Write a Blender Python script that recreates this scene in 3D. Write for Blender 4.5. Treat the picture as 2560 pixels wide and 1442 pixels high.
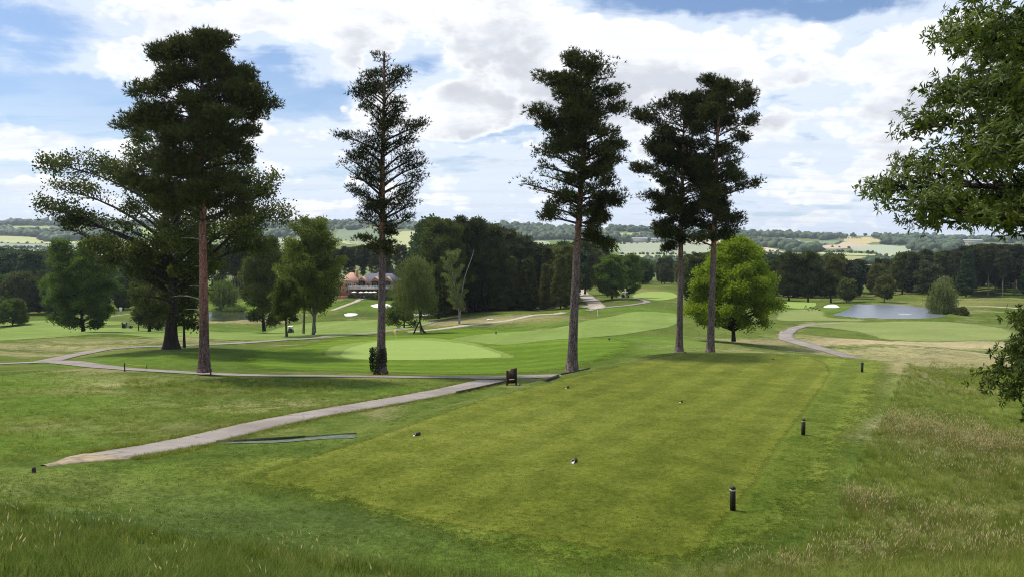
import bpy, math, random
import numpy as np
from mathutils import Vector, Matrix
from mathutils.geometry import delaunay_2d_cdt
from math import radians, sin, cos, pi, tan, atan, exp, log, sqrt

S = bpy.context.scene
COL = S.collection
for _o in list(bpy.data.objects): bpy.data.objects.remove(_o)

# ------------------------------------------------------------------ camera, sky, sun, exposure
F, CX, CY, PITCH = 1862.0, 1280.0, 721.0, radians(3.72)
cam = bpy.data.cameras.new('camera'); cam.sensor_width = 36; cam.lens = 36*F/2560
cam.clip_start = 0.1; cam.clip_end = 20000
co = bpy.data.objects.new('camera', cam); COL.objects.link(co)
co.location = (0, 0, 0); co.rotation_euler = (radians(90)-PITCH, 0, 0); S.camera = co
S.render.engine = 'CYCLES'
S.cycles.max_bounces = 6; S.cycles.diffuse_bounces = 3; S.cycles.glossy_bounces = 2
S.cycles.transmission_bounces = 3; S.cycles.volume_bounces = 0; S.cycles.transparent_max_bounces = 8
S.cycles.use_denoising = True; S.cycles.denoiser = 'OPENIMAGEDENOISE'; S.cycles.denoising_input_passes = 'RGB_ALBEDO_NORMAL'; S.cycles.denoising_prefilter = 'NONE'; S.cycles.pixel_filter_type = 'BLACKMAN_HARRIS'; S.cycles.filter_width = 1.05
S.cycles.sample_clamp_indirect = 2; S.cycles.sample_clamp_direct = 6
S.view_settings.view_transform = 'Standard'; S.view_settings.look = 'None'
S.view_settings.exposure = 0.16; S.view_settings.gamma = 1.0; S.view_settings.use_curve_mapping = False

SUN_EL, SUN_AZ = 60.0, -60.0      # degrees; azimuth measured from the view direction, negative = left
sd = bpy.data.lights.new('sun', 'SUN'); sd.energy = 3.7; sd.angle = radians(6.0); sd.color = (1.0, 0.95, 0.86)
so = bpy.data.objects.new('sun', sd); COL.objects.link(so)
_d = Vector((sin(radians(SUN_AZ))*cos(radians(SUN_EL)), cos(radians(SUN_AZ))*cos(radians(SUN_EL)), sin(radians(SUN_EL))))
so.rotation_euler = (-_d).to_track_quat('-Z', 'Y').to_euler(); so.location = (0, 0, 60)

W = bpy.data.worlds.new('World'); S.world = W; W.use_nodes = True
W.cycles.sampling_method = 'MANUAL'; W.cycles.sample_map_resolution = 512
class NT:
    """short node writer"""
    def __init__(s, t): s.t = t; s.t.nodes.clear()
    def n(s, typ, ins=None, **kw):
        x = s.t.nodes.new(typ)
        for k, v in kw.items(): setattr(x, k, v)
        for k, v in (ins or {}).items():
            if isinstance(v, bpy.types.NodeSocket): s.t.links.new(v, x.inputs[k])
            else: x.inputs[k].default_value = v
        return x
    def m(s, op, a, b=None, c=None, clamp=False):
        i = {0: a}
        if b is not None: i[1] = b
        if c is not None: i[2] = c
        x = s.n('ShaderNodeMath', i, operation=op); x.use_clamp = clamp
        return x.outputs[0]
    def vm(s, op, a, b=None, out=0, scale=None):
        i = {0: a}
        if b is not None: i[1] = b
        x = s.n('ShaderNodeVectorMath', i, operation=op)
        if scale is not None: x.inputs['Scale'].default_value = scale
        return x.outputs[out]
    def noise(s, v, scale, detail=4, rough=0.5, dist=0.0, out=0):
        return s.n('ShaderNodeTexNoise', {'Vector': v, 'Scale': scale, 'Detail': detail, 'Roughness': rough, 'Distortion': dist}).outputs[out]
    def sm(s, v, a, b, lo=0.0, hi=1.0):
        x = s.n('ShaderNodeMapRange', {0: v, 1: a, 2: b, 3: lo, 4: hi}, interpolation_type='SMOOTHSTEP'); return x.outputs[0]
    def mix(s, f, a, b, bt='MIX'):
        x = s.n('ShaderNodeMix', data_type='RGBA', blend_type=bt); x.clamp_factor = True
        for k, v in ((0, f), (6, a), (7, b)):
            if isinstance(v, bpy.types.NodeSocket): s.t.links.new(v, x.inputs[k])
            else: x.inputs[k].default_value = v if k == 0 else (tuple(v)+(1,))[:4]
        return x.outputs[2]

def raydir(px, py):
    a = (np.asarray(px, float)-CX)/F; b = (CY-np.asarray(py, float))/F
    return a, cos(PITCH)+b*sin(PITCH), -sin(PITCH)+b*cos(PITCH)
def slope(py):
    b = (CY-np.asarray(py, float))/F
    return (-sin(PITCH)+b*cos(PITCH))/(cos(PITCH)+b*sin(PITCH))
def udir(px, py=600.0):
    a, y, z = raydir(px, py); return a/y

def build_sky():
    g = NT(W.node_tree)
    sky = g.n('ShaderNodeTexSky', sky_type='NISHITA'); sky.sun_disc = False
    sky.sun_elevation = radians(SUN_EL); sky.sun_rotation = radians(SUN_AZ); sky.air_density = 1.0; sky.dust_density = 1.2; sky.ozone_density = 2.5
    D = g.vm('NORMALIZE', g.n('ShaderNodeTexCoord').outputs['Generated'])
    sp = g.n('ShaderNodeSeparateXYZ', {0: D})
    # cloud deck seen in perspective: the sky vector meets a layer overhead
    def deck(off):
        z = g.m('ADD', g.m('MAXIMUM', g.m('ADD', sp.outputs[2], off), 0.0), 0.11)
        cv = g.n('ShaderNodeCombineXYZ', {0: g.m('DIVIDE', sp.outputs[0], z), 1: g.m('DIVIDE', sp.outputs[1], z), 2: 3.7})
        return cv.outputs[0]
    blobs = [  # px, py, width px, height px, strength: heavy cumulus (+) and clear gaps (-)
        (1780, 140, 420, 150, .24), (1330, 170, 420, 150, .20), (1500, 240, 620, 80, .16), (840, 90, 300, 90, .16), (320, 205, 120, 60, .20),
        (300, 290, 90, 50, .18), (2280, 200, 170, 200, .18), (500, 25, 420, 70, .18), (150, 360, 300, 60, .12), (1130, 50, 380, 80, .14), (1950, 330, 400, 50, .14), (2000, 440, 500, 40, .10), (350, 500, 330, 36, .14), (1180, 520, 240, 36, .12), (2080, 540, 330, 26, .12), (780, 525, 150, 26, .20), (60, 455, 200, 36, .12), (1230, 260, 240, 60, .12), (720, 330, 200, 36, .12), (1330, 420, 400, 50, .06),
        (1640, 30, 230, 60, -.30), (1760, 5, 120, 30, -.2), (2090, 25, 230, 44, -.24), (1060, 130, 100, 75, -.30), (840, 245, 110, 36, -.22), (190, 260, 130, 44, -.26), (60, 60, 120, 60, -.12),
        (230, 320, 110, 22, -.24), (1960, 285, 130, 26, -.20), (60, 405, 140, 16, -.2), (2150, 120, 110, 34, -.16), (640, 130, 150, 50, -.16), (730, 260, 150, 50, -.16), (60, 250, 140, 60, -.14), (1150, 400, 120, 20, -.12), (2080, 350, 130, 22, -.14), (1980, 495, 200, 14, -.12), (420, 420, 160, 16, -.12), (1250, 335, 120, 14, -.14)]
    # the blobs' outlines are broken up by warping the sky vector
    wn = g.noise(g.vm('MULTIPLY', D, (1, 1, 1.6)), 5.0, 4, .6, 0, out=1)
    Dw = g.vm('ADD', D, g.vm('MULTIPLY', g.vm('SUBTRACT', wn, (.5, .5, .5)), (.22, .14, .12)))
    def bias(off):
        tot = None
        for px, py, w, h, s in blobs:
            a, y, z = raydir(px, py); l = sqrt(a*a+y*y+z*z); c = Vector((a/l, y/l, z/l-off))
            e = g.vm('SUBTRACT', Dw, tuple(c)); e = g.vm('MULTIPLY', e, (F/w, F/w*0.6, F/h))
            q = g.m('MULTIPLY', g.sm(g.vm('LENGTH', e, out=1), 1.6, 0.1), s)
            tot = q if tot is None else g.m('ADD', tot, q)
        return tot
    CB = .225
    def dens(off, full=True):
        v = deck(off)
        big = g.noise(v, 0.55, 2, .5, .3); med = g.noise(v, 1.6, 7 if full else 3, .62, .35)
        vd = g.vm('ADD', D, (0, 0, off)); vd = g.vm('ADD', g.vm('MULTIPLY', vd, (1, 1, 1.45)), g.vm('MULTIPLY', wn, (.04, .04, .04)))
        puff = g.n('ShaderNodeTexVoronoi', {'Vector': vd, 'Scale': 13.0, 'Detail': 3.0 if full else 0.0, 'Roughness': .6}, feature='F1').outputs[0]
        puff = g.m('SUBTRACT', 1.0, puff)
        d = g.m('ADD', g.m('MULTIPLY', big, .40), g.m('ADD', g.m('MULTIPLY', med, .40), g.m('MULTIPLY', g.m('SUBTRACT', puff, .52), .34)))
        return g.m('ADD', g.m('ADD', d, CB), bias(off))
    d0 = dens(0.0); d1 = dens(0.05, False)
    bs0 = bias(0.0); cover = g.sm(d0, .485, .565)
    v2 = g.vm('MULTIPLY', deck(0.0), (.55, 1.0, 1))
    vn = g.noise(v2, 1.5, 8, .60, .9); vp = g.noise(g.vm('ADD', g.vm('MULTIPLY', D, (1, 1, 2.2)), g.vm('MULTIPLY', wn, (.10, .10, .10))), 9.0, 6, .6, .5)
    veil = g.sm(g.m('ADD', g.m('ADD', g.m('MULTIPLY', vn, .55), g.m('MULTIPLY', vp, .50)), g.m('MULTIPLY', bs0, .9)), .44, .60, 0.02, .93)
    hz = g.sm(sp.outputs[2], .24, .02, 0.0, .8)
    cover = g.m('MAXIMUM', cover, g.m('ADD', veil, g.m('MULTIPLY', hz, g.sm(g.noise(v2, 3.5, 7, .62, .3), .34, .56))), )
    cover = g.m('MINIMUM', cover, 1.0)
    # thick above -> grey base, thin edge or top -> white
    fine = g.noise(g.vm('MULTIPLY', D, (1, 1, 2.4)), 20.0, 7, .62, .4)
    shade = g.m('MULTIPLY', g.sm(g.m('ADD', d1, g.m('MULTIPLY', g.m('SUBTRACT', fine, .5), .60)), .57, 1.0), g.sm(d0, .50, .76))
    white = g.mix(g.sm(g.m('ADD', d0, g.m('MULTIPLY', g.m('SUBTRACT', fine, .5), .25)), .47, .62), (7.4, 8.3, 9.7), (10.4, 10.5, 10.6))
    ccol = g.mix(shade, white, (6.3, 6.5, 7.0))
    strat = g.sm(g.noise(g.vm('MULTIPLY', deck(0.0), (.5, 1.6, 1)), 2.2, 7, .6, .3), .42, .66)
    low = g.sm(sp.outputs[2], 0.22, 0.05)
    ccol = g.mix(g.m('MULTIPLY', strat, g.m('ADD', g.m('MULTIPLY', low, .30), .38)), ccol, (6.9, 7.5, 8.4))
    blue = g.mix(1.0, sky.outputs[0], (.94, 1.04, 1.18), 'MULTIPLY')
    blue = g.mix(g.sm(sp.outputs[2], .16, -.01, 0.0, .75), blue, (6.0, 7.9, 9.9))
    col = g.mix(g.m('MULTIPLY', cover, .97), blue, ccol)
    bg = g.n('ShaderNodeBackground', {0: col, 1: 0.1})
    g.n('ShaderNodeOutputWorld', {0: bg.outputs[0]})
build_sky()

# ------------------------------------------------------------------ terrain height
def pchip(x, y, q):
    x = np.asarray(x, float); y = np.asarray(y, float); h = np.diff(x); dl = np.diff(y)/h; m = np.zeros_like(y)
    for i in range(1, len(x)-1):
        if dl[i-1]*dl[i] > 0:
            w1 = 2*h[i]+h[i-1]; w2 = h[i]+2*h[i-1]; m[i] = (w1+w2)/(w1/dl[i-1]+w2/dl[i])
    m[0] = dl[0]; m[-1] = dl[-1]
    i = np.clip(np.searchsorted(x, q)-1, 0, len(x)-2); t = (q-x[i])/h[i]
    return ((2*t**3-3*t**2+1)*y[i]+(t**3-2*t**2+t)*h[i]*m[i]+(-2*t**3+3*t**2)*y[i+1]+(t**3-t**2)*h[i]*m[i+1])
_cols = [-500, 0, 400, 800, 1200, 1600, 2000, 2400, 3000]
_tab = {  # distance: ground height below the eye, per column
 -6: [-1.6]*9, 0: [-1.65]*9, 3: [-2.1]*9, 6: [-2.9, -2.9, -3.0, -3.05, -3.1, -3.1, -3.1, -3.0, -3.0],
 8.5: [-3.7, -3.75, -3.9, -4.0, -4.1, -4.1, -4.1, -4.0, -3.9], 12: [-4.7, -4.75, -4.9, -5.05, -5.2, -5.3, -5.3, -5.15, -5.1],
 16: [-5.5, -5.5, -5.7, -5.9, -6.1, -6.15, -6.15, -6.05, -6.0], 22: [-6.4, -6.4, -6.5, -6.6, -6.55, -6.5, -6.5, -6.6, -6.6],
 30: [-7.3, -7.3, -7.35, -7.4, -7.5, -7.2, -7.2, -7.2, -7.2], 40: [-8.2, -8.2, -8.2, -8.25, -8.5, -8.4, -8.2, -8.2, -8.1],
 50: [-9.1, -9.1, -9.1, -9.2, -9.35, -9.2, -9.2, -9.7, -9.6], 60: [-10.2, -10.2, -10.2, -10.5, -10.6, -10.1, -10.4, -11.2, -11.2],
 75: [-11.9, -11.9, -11.4, -12.0, -12.0, -11.2, -12.0, -12.8, -12.8], 100: [-14.0, -14.0, -13.6, -13.7, -13.5, -12.9, -14.1, -14.7, -14.6],
 130: [-17.0, -17.0, -16.6, -16.5, -15.7, -14.6, -16.3, -16.8, -16.6], 160: [-20, -20, -19.8, -19.8, -17.2, -16.0, -18.3, -18.6, -18.3],
 190: [-23, -23, -23.1, -23.0, -18.7, -17.2, -19.6, -20.2, -19.5], 225: [-24.4, -24.4, -24.3, -24.3, -20.6, -18.0, -20.5, -20.4, -20],
 270: [-27.6, -27.4, -24.7, -21.6, -22.6, -18.9, -21.8, -20.9, -20], 330: [-30, -29.5, -25.5, -24.0, -25, -20.1, -24.5, -20.6, -20],
 450: [-32, -32, -30, -29, -30, -24, -29, -27, -26], 700: [-36, -36, -35, -35, -35, -33, -34, -34, -34]}
_rows = {1000: [655]*5+[655]*4, 1300: [634]*4+[636, 638, 640, 640, 640], 1700: [612, 612, 612, 612, 614, 618, 625, 626, 626],
 2200: [588, 588, 588, 588, 590, 596, 608, 610, 610], 2800: [556, 557, 561, 561, 568, 578, 590, 599, 604], 3400: [562, 564, 567, 567, 573, 583, 594, 602, 606], 6000: [600]*9}
for k, v in _rows.items(): _tab[k] = list(k*slope(v))
_dk = sorted(_tab); _T = np.array([_tab[k] for k in _dk], float)
_lk = np.log(np.array(_dk)+14.0)
_NL, _NU = 900, 300
_lq = np.linspace(_lk[0], _lk[-1], _NL)
_uk = udir(np.array(_cols)); _uq = np.linspace(_uk[0], _uk[-1], _NU)
_T1 = np.array([pchip(_lk, _T[:, j], _lq) for j in range(len(_cols))])          # cols x NL
def _cub(x, Y, q):
    m = np.gradient(Y, x, axis=0); i = np.clip(np.searchsorted(x, q)-1, 0, len(x)-2); h = (x[i+1]-x[i]); t = ((q-x[i])/h)[:, None]; h = h[:, None]
    return (2*t**3-3*t**2+1)*Y[i]+(t**3-2*t**2+t)*h*m[i]+(-2*t**3+3*t**2)*Y[i+1]+(t**3-t**2)*h*m[i+1]
_TT = _cub(_uk, _T1, _uq)                                                        # NU x NL
_rw = np.random.RandomState(3)
_waves = [(_rw.uniform(0, 2*pi), L, _rw.uniform(0, 6.28)) for L in (23, 31, 41, 57, 29, 37)]
_hwaves = [(_rw.uniform(0, 2*pi), L, _rw.uniform(0, 6.28)) for L in (210, 330, 480, 270, 700)]
def sstep(x, a, b):
    t = np.clip((x-a)/(b-a), 0, 1); return t*t*(3-2*t)
def polydist(x, y, P):
    """signed distance to polygon (negative inside)"""
    P = np.asarray(P, float); n = len(P); d = np.full(np.shape(x), 1e18); ins = np.zeros(np.shape(x), bool)
    for i in range(n):
        a = P[i]; b = P[(i+1) % n]; e = b-a; wx = x-a[0]; wy = y-a[1]
        t = np.clip((wx*e[0]+wy*e[1])/(e@e), 0, 1); d = np.minimum(d, (wx-e[0]*t)**2+(wy-e[1]*t)**2)
        c = ((a[1] > y) != (b[1] > y)); xx = (b[0]-a[0])*(y-a[1])/(b[1]-a[1]+1e-12)+a[0]; ins ^= c & (x < xx)
    return np.where(ins, -np.sqrt(d), np.sqrt(d))
def tee_z(x, y): return -5.45-0.044*y
def tee_pt(px, py):
    a, yy, zz = raydir(px, py); s = zz/yy; y = -5.45/(s+0.044); return (a/yy*y, y)
TEE_FLAT = [tee_pt(*p) for p in ((560, 1215), (760, 1140), (1100, 1030), (1380, 946), (1530, 912), (1640, 886), (1710, 879), (1900, 881), (2120, 892), (2250, 906), (2235, 980), (2190, 1070), (2140, 1160), (2080, 1290), (1900, 1400), (1500, 1430), (1000, 1330))]
PONDS = []   # (polygon, level)
def H(x, y):
    x = np.asarray(x, float); y = np.asarray(y, float)
    yy = np.maximum(y, -5.5); u = x/np.maximum(y, 5.0)
    fu = np.clip((u-_uq[0])/(_uq[-1]-_uq[0])*(_NU-1), 0, _NU-1.001)
    fl = np.clip((np.log(yy+14.0)-_lq[0])/(_lq[-1]-_lq[0])*(_NL-1), 0, _NL-1.001)
    i = fu.astype(int); j = fl.astype(int); a = fu-i; b = fl-j
    z = _TT[i, j]*(1-a)*(1-b)+_TT[i+1, j]*a*(1-b)+_TT[i, j+1]*(1-a)*b+_TT[i+1, j+1]*a*b
    am = sstep(y, 45, 90)*(1-sstep(y, 500, 900))*0.13
    for th, L, ph in _waves: z = z+am*np.sin((x*cos(th)+y*sin(th))*2*pi/L+ph)
    ah = sstep(y, 900, 1500)*1.9
    for th, L, ph in _hwaves: z = z+ah*np.sin((x*cos(th)+y*sin(th))*2*pi/L+ph)
    near = (y > 5) & (y < 75)
    if np.any(near):
        d = np.full(np.shape(z), 99.0); d[near] = polydist(x[near], y[near], TEE_FLAT)
        # short bank on the left and far sides, long soft one near the camera
        w = np.where(y < 20, 5.0, 3.6)
        k = sstep(d, 0.0, 1.0)*0+sstep(d/w, 0.0, 1.0)
        z = np.where(near, tee_z(x, y)*(1-k)+z*k, z)
    for P, lev in PONDS:
        cx, cy = np.mean(P, axis=0); nr = (np.abs(x-cx) < 70) & (np.abs(y-cy) < 70)
        if np.any(nr):
            d = np.full(np.shape(z), 99.0); d[nr] = polydist(x[nr], y[nr], P)
            k = 1-sstep(d, 0.0, 9.0); z = z*(1-k)+(lev+0.25)*k
            z = z-1.1*(1-sstep(d, -2.0, 0.6))
    return z
def H1(x, y): return float(H(np.array([x]), np.array([y]))[0])
_ys = np.exp(np.linspace(log(4), log(5000), 2600))
def hit(px, py, dmin=4.0, dmax=5000.0):
    """where the sight line through this point of the picture first meets the ground"""
    a, yy, zz = raydir(px, py); u = float(a/yy); s = float(zz/yy)
    ys = _ys[(_ys >= dmin) & (_ys <= dmax)]
    h = H(u*ys, ys)-s*ys; k = np.where(h > 0)[0]
    if len(k) == 0: y = ys[np.argmin(np.abs(h/ys))]
    elif k[0] == 0: y = ys[0]
    else:
        i = k[0]; y = ys[i-1]+(ys[i]-ys[i-1])*(-h[i-1])/(h[i]-h[i-1])
    return (u*y, float(y))
def at(px, d):
    x = float(udir(px, 780))*d; return (x, d)
def rz(py, d): return float(slope(py))*d

def px_on_level(px, py, lev):
    a, yy, zz = raydir(px, py); y = lev/(zz/yy); return (float(a/yy*y), float(y))
P_RIGHT = [px_on_level(px, py, -20.2) for px, py in ((2078, 786), (2100, 790), (2150, 795), (2230, 797), (2330, 796), (2362, 790), (2372, 783), (2340, 776), (2310, 768), (2260, 762), (2190, 760), (2130, 760), (2128, 768), (2105, 778))]
P_LEFT = [px_on_level(px, py, -24.5) for px, py in ((500, 803), (560, 804), (640, 797), (672, 793), (690, 789), (650, 785), (620, 781), (600, 776), (560, 775), (520, 776), (500, 782))]
PONDS += [(P_RIGHT, -20.2), (P_LEFT, -24.5)]

# ------------------------------------------------------------------ mesh and object helpers
class MB:
    def __init__(s): s.v = []; s.f = {}; s.n = 0; s.mi = {}
    def add(s, V, Fc, mi=0):
        V = np.asarray(V, float).reshape(-1, 3); Fc = np.asarray(Fc, int)
        if len(Fc): s.f.setdefault(Fc.shape[1], []).append((Fc+s.n, mi))
        s.v.append(V); s.n += len(V)
    def mesh(s, name, mats, smooth=False):
        me = bpy.data.meshes.new(name); V = np.concatenate(s.v) if s.v else np.zeros((0, 3))
        me.vertices.add(len(V)); me.vertices.foreach_set('co', V.ravel())
        loops = []; starts = []; tot = 0; mi = []
        for k, L in s.f.items():
            for Fc, m in L:
                loops.append(Fc.ravel()); starts.append(tot+np.arange(len(Fc))*k); tot += Fc.size; mi.append(np.full(len(Fc), m))
        if loops:
            loops = np.concatenate(loops); starts = np.concatenate(starts)
            me.loops.add(len(loops)); me.loops.foreach_set('vertex_index', loops)
            me.polygons.add(len(starts)); me.polygons.foreach_set('loop_start', starts)
            me.polygons.foreach_set('material_index', np.concatenate(mi))
            if smooth: me.polygons.foreach_set('use_smooth', np.ones(len(starts), bool))
        me.update(calc_edges=True)
        for m in (mats if isinstance(mats, (list, tuple)) else [mats]): me.materials.append(m)
        return me
    def obj(s, name, mats, parent=None, smooth=False): return link(name, s.mesh(name, mats, smooth), parent)
    def box(s, x0, x1, y0, y1, z0, z1, mi=0, M=None):
        V = np.array([(x, y, z) for z in (z0, z1) for y in (y0, y1) for x in (x0, x1)], float)
        if M is not None: V = np.array([M @ Vector(v) for v in V])
        s.add(V, [(0, 2, 3, 1), (4, 5, 7, 6), (0, 1, 5, 4), (2, 6, 7, 3), (0, 4, 6, 2), (1, 3, 7, 5)], mi); return s
    def bbox(s, x0, x1, y0, y1, z0, z1, b, mi=0, M=None):
        """box with bevelled upright and top edges"""
        prof = [(z0, 0.0), (z1-b, 0.0), (z1, b)]; V = []
        for z, i in prof:
            X0, X1, Y0, Y1 = x0+i, x1-i, y0+i, y1-i
            V += [(X0+b, Y0, z), (X1-b, Y0, z), (X1, Y0+b, z), (X1, Y1-b, z), (X1-b, Y1, z), (X0+b, Y1, z), (X0, Y1-b, z), (X0, Y0+b, z)]
        V = np.array(V)
        if M is not None: V = np.array([M @ Vector(v) for v in V])
        q = [(r*8+k, r*8+(k+1) % 8, r*8+8+(k+1) % 8, r*8+8+k) for r in range(2) for k in range(8)]
        n0 = s.n; s.add(V, q, mi); s.f.setdefault(8, []).append((np.array([[n0+16+k for k in range(8)], [n0+7-k for k in range(8)]]), mi)); return s
    def tube(s, P, R, k=6, cap=True, mi=0, squash=None):
        P = np.asarray(P, float); n = len(P); R = np.broadcast_to(np.asarray(R, float), (n,))
        T = np.gradient(P, axis=0); T /= (np.linalg.norm(T, axis=1)[:, None]+1e-9)
        ref = np.array([0, 0, 1.0]) if abs(T[0, 2]) < .8 else np.array([1.0, 0, 0])
        A = np.cross(T, ref); A /= (np.linalg.norm(A, axis=1)[:, None]+1e-9); B = np.cross(T, A)
        an = np.arange(k)*2*pi/k
        V = P[:, None, :]+R[:, None, None]*(np.cos(an)[None, :, None]*A[:, None, :]+np.sin(an)[None, :, None]*B[:, None, :])
        i = np.arange(n-1)[:, None]*k; j = np.arange(k)[None, :]; j2 = (j+1) % k
        q = np.stack([i+j, i+j2, i+k+j2, i+k+j], -1).reshape(-1, 4)
        n0 = s.n; s.add(V.reshape(-1, 3), q, mi)
        if cap: s.f.setdefault(k, []).append((np.array([[n0+(n-1)*k+a for a in range(k)], [n0+k-1-a for a in range(k)]]), mi))
        return s
    def lathe(s, prof, k=12, cx=0, cy=0, mi=0):
        an = np.arange(k)*2*pi/k
        V = np.array([(cx+r*cos(a), cy+r*sin(a), z) for r, z in prof for a in an]); n = len(prof)
        q = [(r*k+j, r*k+(j+1) % k, (r+1)*k+(j+1) % k, (r+1)*k+j) for r in range(n-1) for j in range(k)]
        s.add(V, q, mi); return s
def link(name, data, parent=None):
    o = bpy.data.objects.new(name, data); COL.objects.link(o)
    if parent is not None: o.parent = parent
    return o
def tag(o, label=None, cat=None, group=None, kind=None):
    if label: o['label'] = label
    if cat: o['category'] = cat
    if group: o['group'] = group
    if kind: o['kind'] = kind
    return o
def empty(name, loc=(0, 0, 0), rot=0.0, label=None, cat=None, group=None, scale=1.0):
    o = bpy.data.objects.new(name, None); o.empty_display_size = .3; COL.objects.link(o); o.location = loc; o.rotation_euler = (0, 0, rot)
    o.scale = (scale,)*3 if not isinstance(scale, tuple) else scale
    return tag(o, label, cat, group)
def copy_tree(o, parent=None):
    c = o.copy(); COL.objects.link(c); c.parent = parent
    for ch in list(o.children): copy_tree(ch, c)
    return c
def crom(P, n=8, closed=False):
    """Catmull-Rom through points"""
    P = np.asarray(P, float); m = len(P); out = []
    for i in range(m if closed else m-1):
        if closed: p0, p1, p2, p3 = P[i-1], P[i], P[(i+1) % m], P[(i+2) % m]
        else: p0, p1, p2, p3 = P[max(i-1, 0)], P[i], P[i+1], P[min(i+2, m-1)]
        for k in range(n):
            t = k/n; out.append(.5*((2*p1)+(-p0+p2)*t+(2*p0-5*p1+4*p2-p3)*t*t+(-p0+3*p1-3*p2+p3)*t**3))
    if not closed: out.append(P[-1])
    return np.array(out)

# ------------------------------------------------------------------ materials
def newmat(name):
    m = bpy.data.materials.new(name); m.use_nodes = True; return m, NT(m.node_tree)
def fin(g, col, rough=.8, spec=.3, bump=None, bs=.3, bd=.02, trans=None, tw=0.0, extra=None):
    i = {'Base Color': col if isinstance(col, bpy.types.NodeSocket) else (tuple(col)+(1,))[:4], 'Roughness': rough, 'Specular IOR Level': spec}
    if bump is not None: i['Normal'] = g.n('ShaderNodeBump', {'Height': bump, 'Strength': bs, 'Distance': bd}).outputs[0]
    i.update(extra or {})
    b = g.n('ShaderNodeBsdfPrincipled', i); out = b.outputs[0]
    if trans is not None:
        t = g.n('ShaderNodeBsdfTranslucent', {0: trans if isinstance(trans, bpy.types.NodeSocket) else tuple(trans)+(1,)})
        out = g.n('ShaderNodeMixShader', {0: tw, 1: out, 2: t.outputs[0]}).outputs[0]
    g.n('ShaderNodeOutputMaterial', {0: out})
def plain(name, col, rough=.6, spec=.4, metal=0.0, var=.15, scale=6.0, bs=.15):
    m, g = newmat(name); p = g.n('ShaderNodeTexCoord').outputs['Object']; n = g.noise(p, scale, 5, .6)
    c = g.mix(g.sm(n, .3, .7), tuple(v*(1-var) for v in col), tuple(min(v*(1+var), 1) for v in col))
    fin(g, c, rough, spec, n, bs, .01, extra={'Metallic': metal}); return m
def grassmat(name, cols, stripes=None, edge=0.0, big=14.0, contrast=1.0, dry=None, drys=(.56, .72), bs=.5, attr=False, fine=1.0):
    """cols: dark, mid, light; stripes: list of (angle deg, width m, strength)"""
    m, g = newmat(name); pos = g.n('ShaderNodeNewGeometry').outputs['Position']
    n1 = g.noise(pos, 1/big, 5, .6); n2 = g.noise(pos, .9, 5, .65, .4); n3 = g.noise(pos, 7.0*fine, 4, .7); n4 = g.noise(pos, 38*fine, 2, .7)
    mixv = g.m('ADD', g.m('MULTIPLY', n1, .8*contrast), g.m('ADD', g.m('MULTIPLY', n2, .8*contrast), g.m('ADD', g.m('MULTIPLY', n3, 1.0*contrast), g.m('MULTIPLY', n4, 1.1*contrast))))
    mid = .5*(.8+.8+1.0+1.1)*contrast
    c = g.mix(g.sm(mixv, mid-.34, mid+.02), cols[0], cols[1]); c = g.mix(g.sm(mixv, mid, mid+.38), c, cols[2])
    for ang, wd, st in (stripes or []):
        a = radians(ang); v = g.vm('DOT_PRODUCT', pos, (cos(a), -sin(a), 0), out=1)
        v = g.m('ADD', v, g.m('MULTIPLY', g.m('SUBTRACT', n1, .5), wd*.8))
        w = g.m('SINE', g.m('MULTIPLY', v, pi/wd)); w = g.sm(g.m('ADD', w, g.m('MULTIPLY', g.m('SUBTRACT', n2, .5), .7)), -.4, .4)
        c = g.mix(g.m('MULTIPLY', w, st), c, g.mix(1.0, c, (1.5, 1.42, 1.5), 'MULTIPLY'))
    if dry is not None:
        nd = g.m('ADD', g.noise(pos, .11, 6, .62, .5), g.m('MULTIPLY', g.m('SUBTRACT', n3, .5), .22))
        c = g.mix(g.sm(nd, *drys), c, dry)
    if attr:
        at_ = g.n('ShaderNodeAttribute', attribute_name='cover'); at_.attribute_type = 'GEOMETRY'
        w = g.m('ADD', at_.outputs['Alpha'], g.m('MULTIPLY', g.m('SUBTRACT', g.m('ADD', n2, n3), 1.0), .9))
        w = g.m('MULTIPLY', g.sm(w, .25, .75), g.sm(at_.outputs['Alpha'], .02, .15))
        v = g.mix(g.sm(mixv, mid-.34, mid+.34), (.62, .62, .62), (1.38, 1.38, 1.38))
        c = g.mix(w, c, g.mix(1.0, at_.outputs['Color'], v, 'MULTIPLY'))
    if not edge: fin(g, c, .9, .04, mixv, bs, .05); return m
    e = g.n('ShaderNodeAttribute', attribute_name='edge'); e.attribute_type = 'GEOMETRY'
    al = g.m('ADD', g.m('DIVIDE', e.outputs['Fac'], edge), g.m('MULTIPLY', g.m('SUBTRACT', g.m('ADD', n2, g.m('ADD', n3, n4)), 1.5), 1.5))
    fin(g, c, .9, .04, mixv, bs, .05, extra={'Alpha': g.sm(al, .15, .85)}); return m
GREEN = dict(
 rough=((.045, .075, .010), (.095, .135, .020), (.175, .195, .045)),
 lawn=((.060, .105, .012), (.115, .170, .022), (.175, .225, .045)),
 tee=((.066, .088, .009), (.120, .142, .018), (.188, .206, .040)),
 fair=((.125, .185, .035), (.175, .240, .055), (.235, .295, .085)),
 green=((.190, .270, .055), (.240, .320, .080), (.290, .370, .110)))
AX = math.degrees(math.atan2(.47, .88))
M_ground = grassmat('rough_grass', GREEN['rough'], contrast=1.3, attr=True, dry=(.235, .215, .095), drys=(.55, .70))
M_hill = grassmat('hill_pasture', ((.10, .14, .045), (.15, .19, .06), (.20, .23, .09)), big=200)
M_tee = grassmat('tee_turf', edge=.32, contrast=1.18, cols=GREEN['tee'], stripes=[(AX, 1.0, .34)], dry=(.17, .16, .05), drys=(.62, .88))
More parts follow.
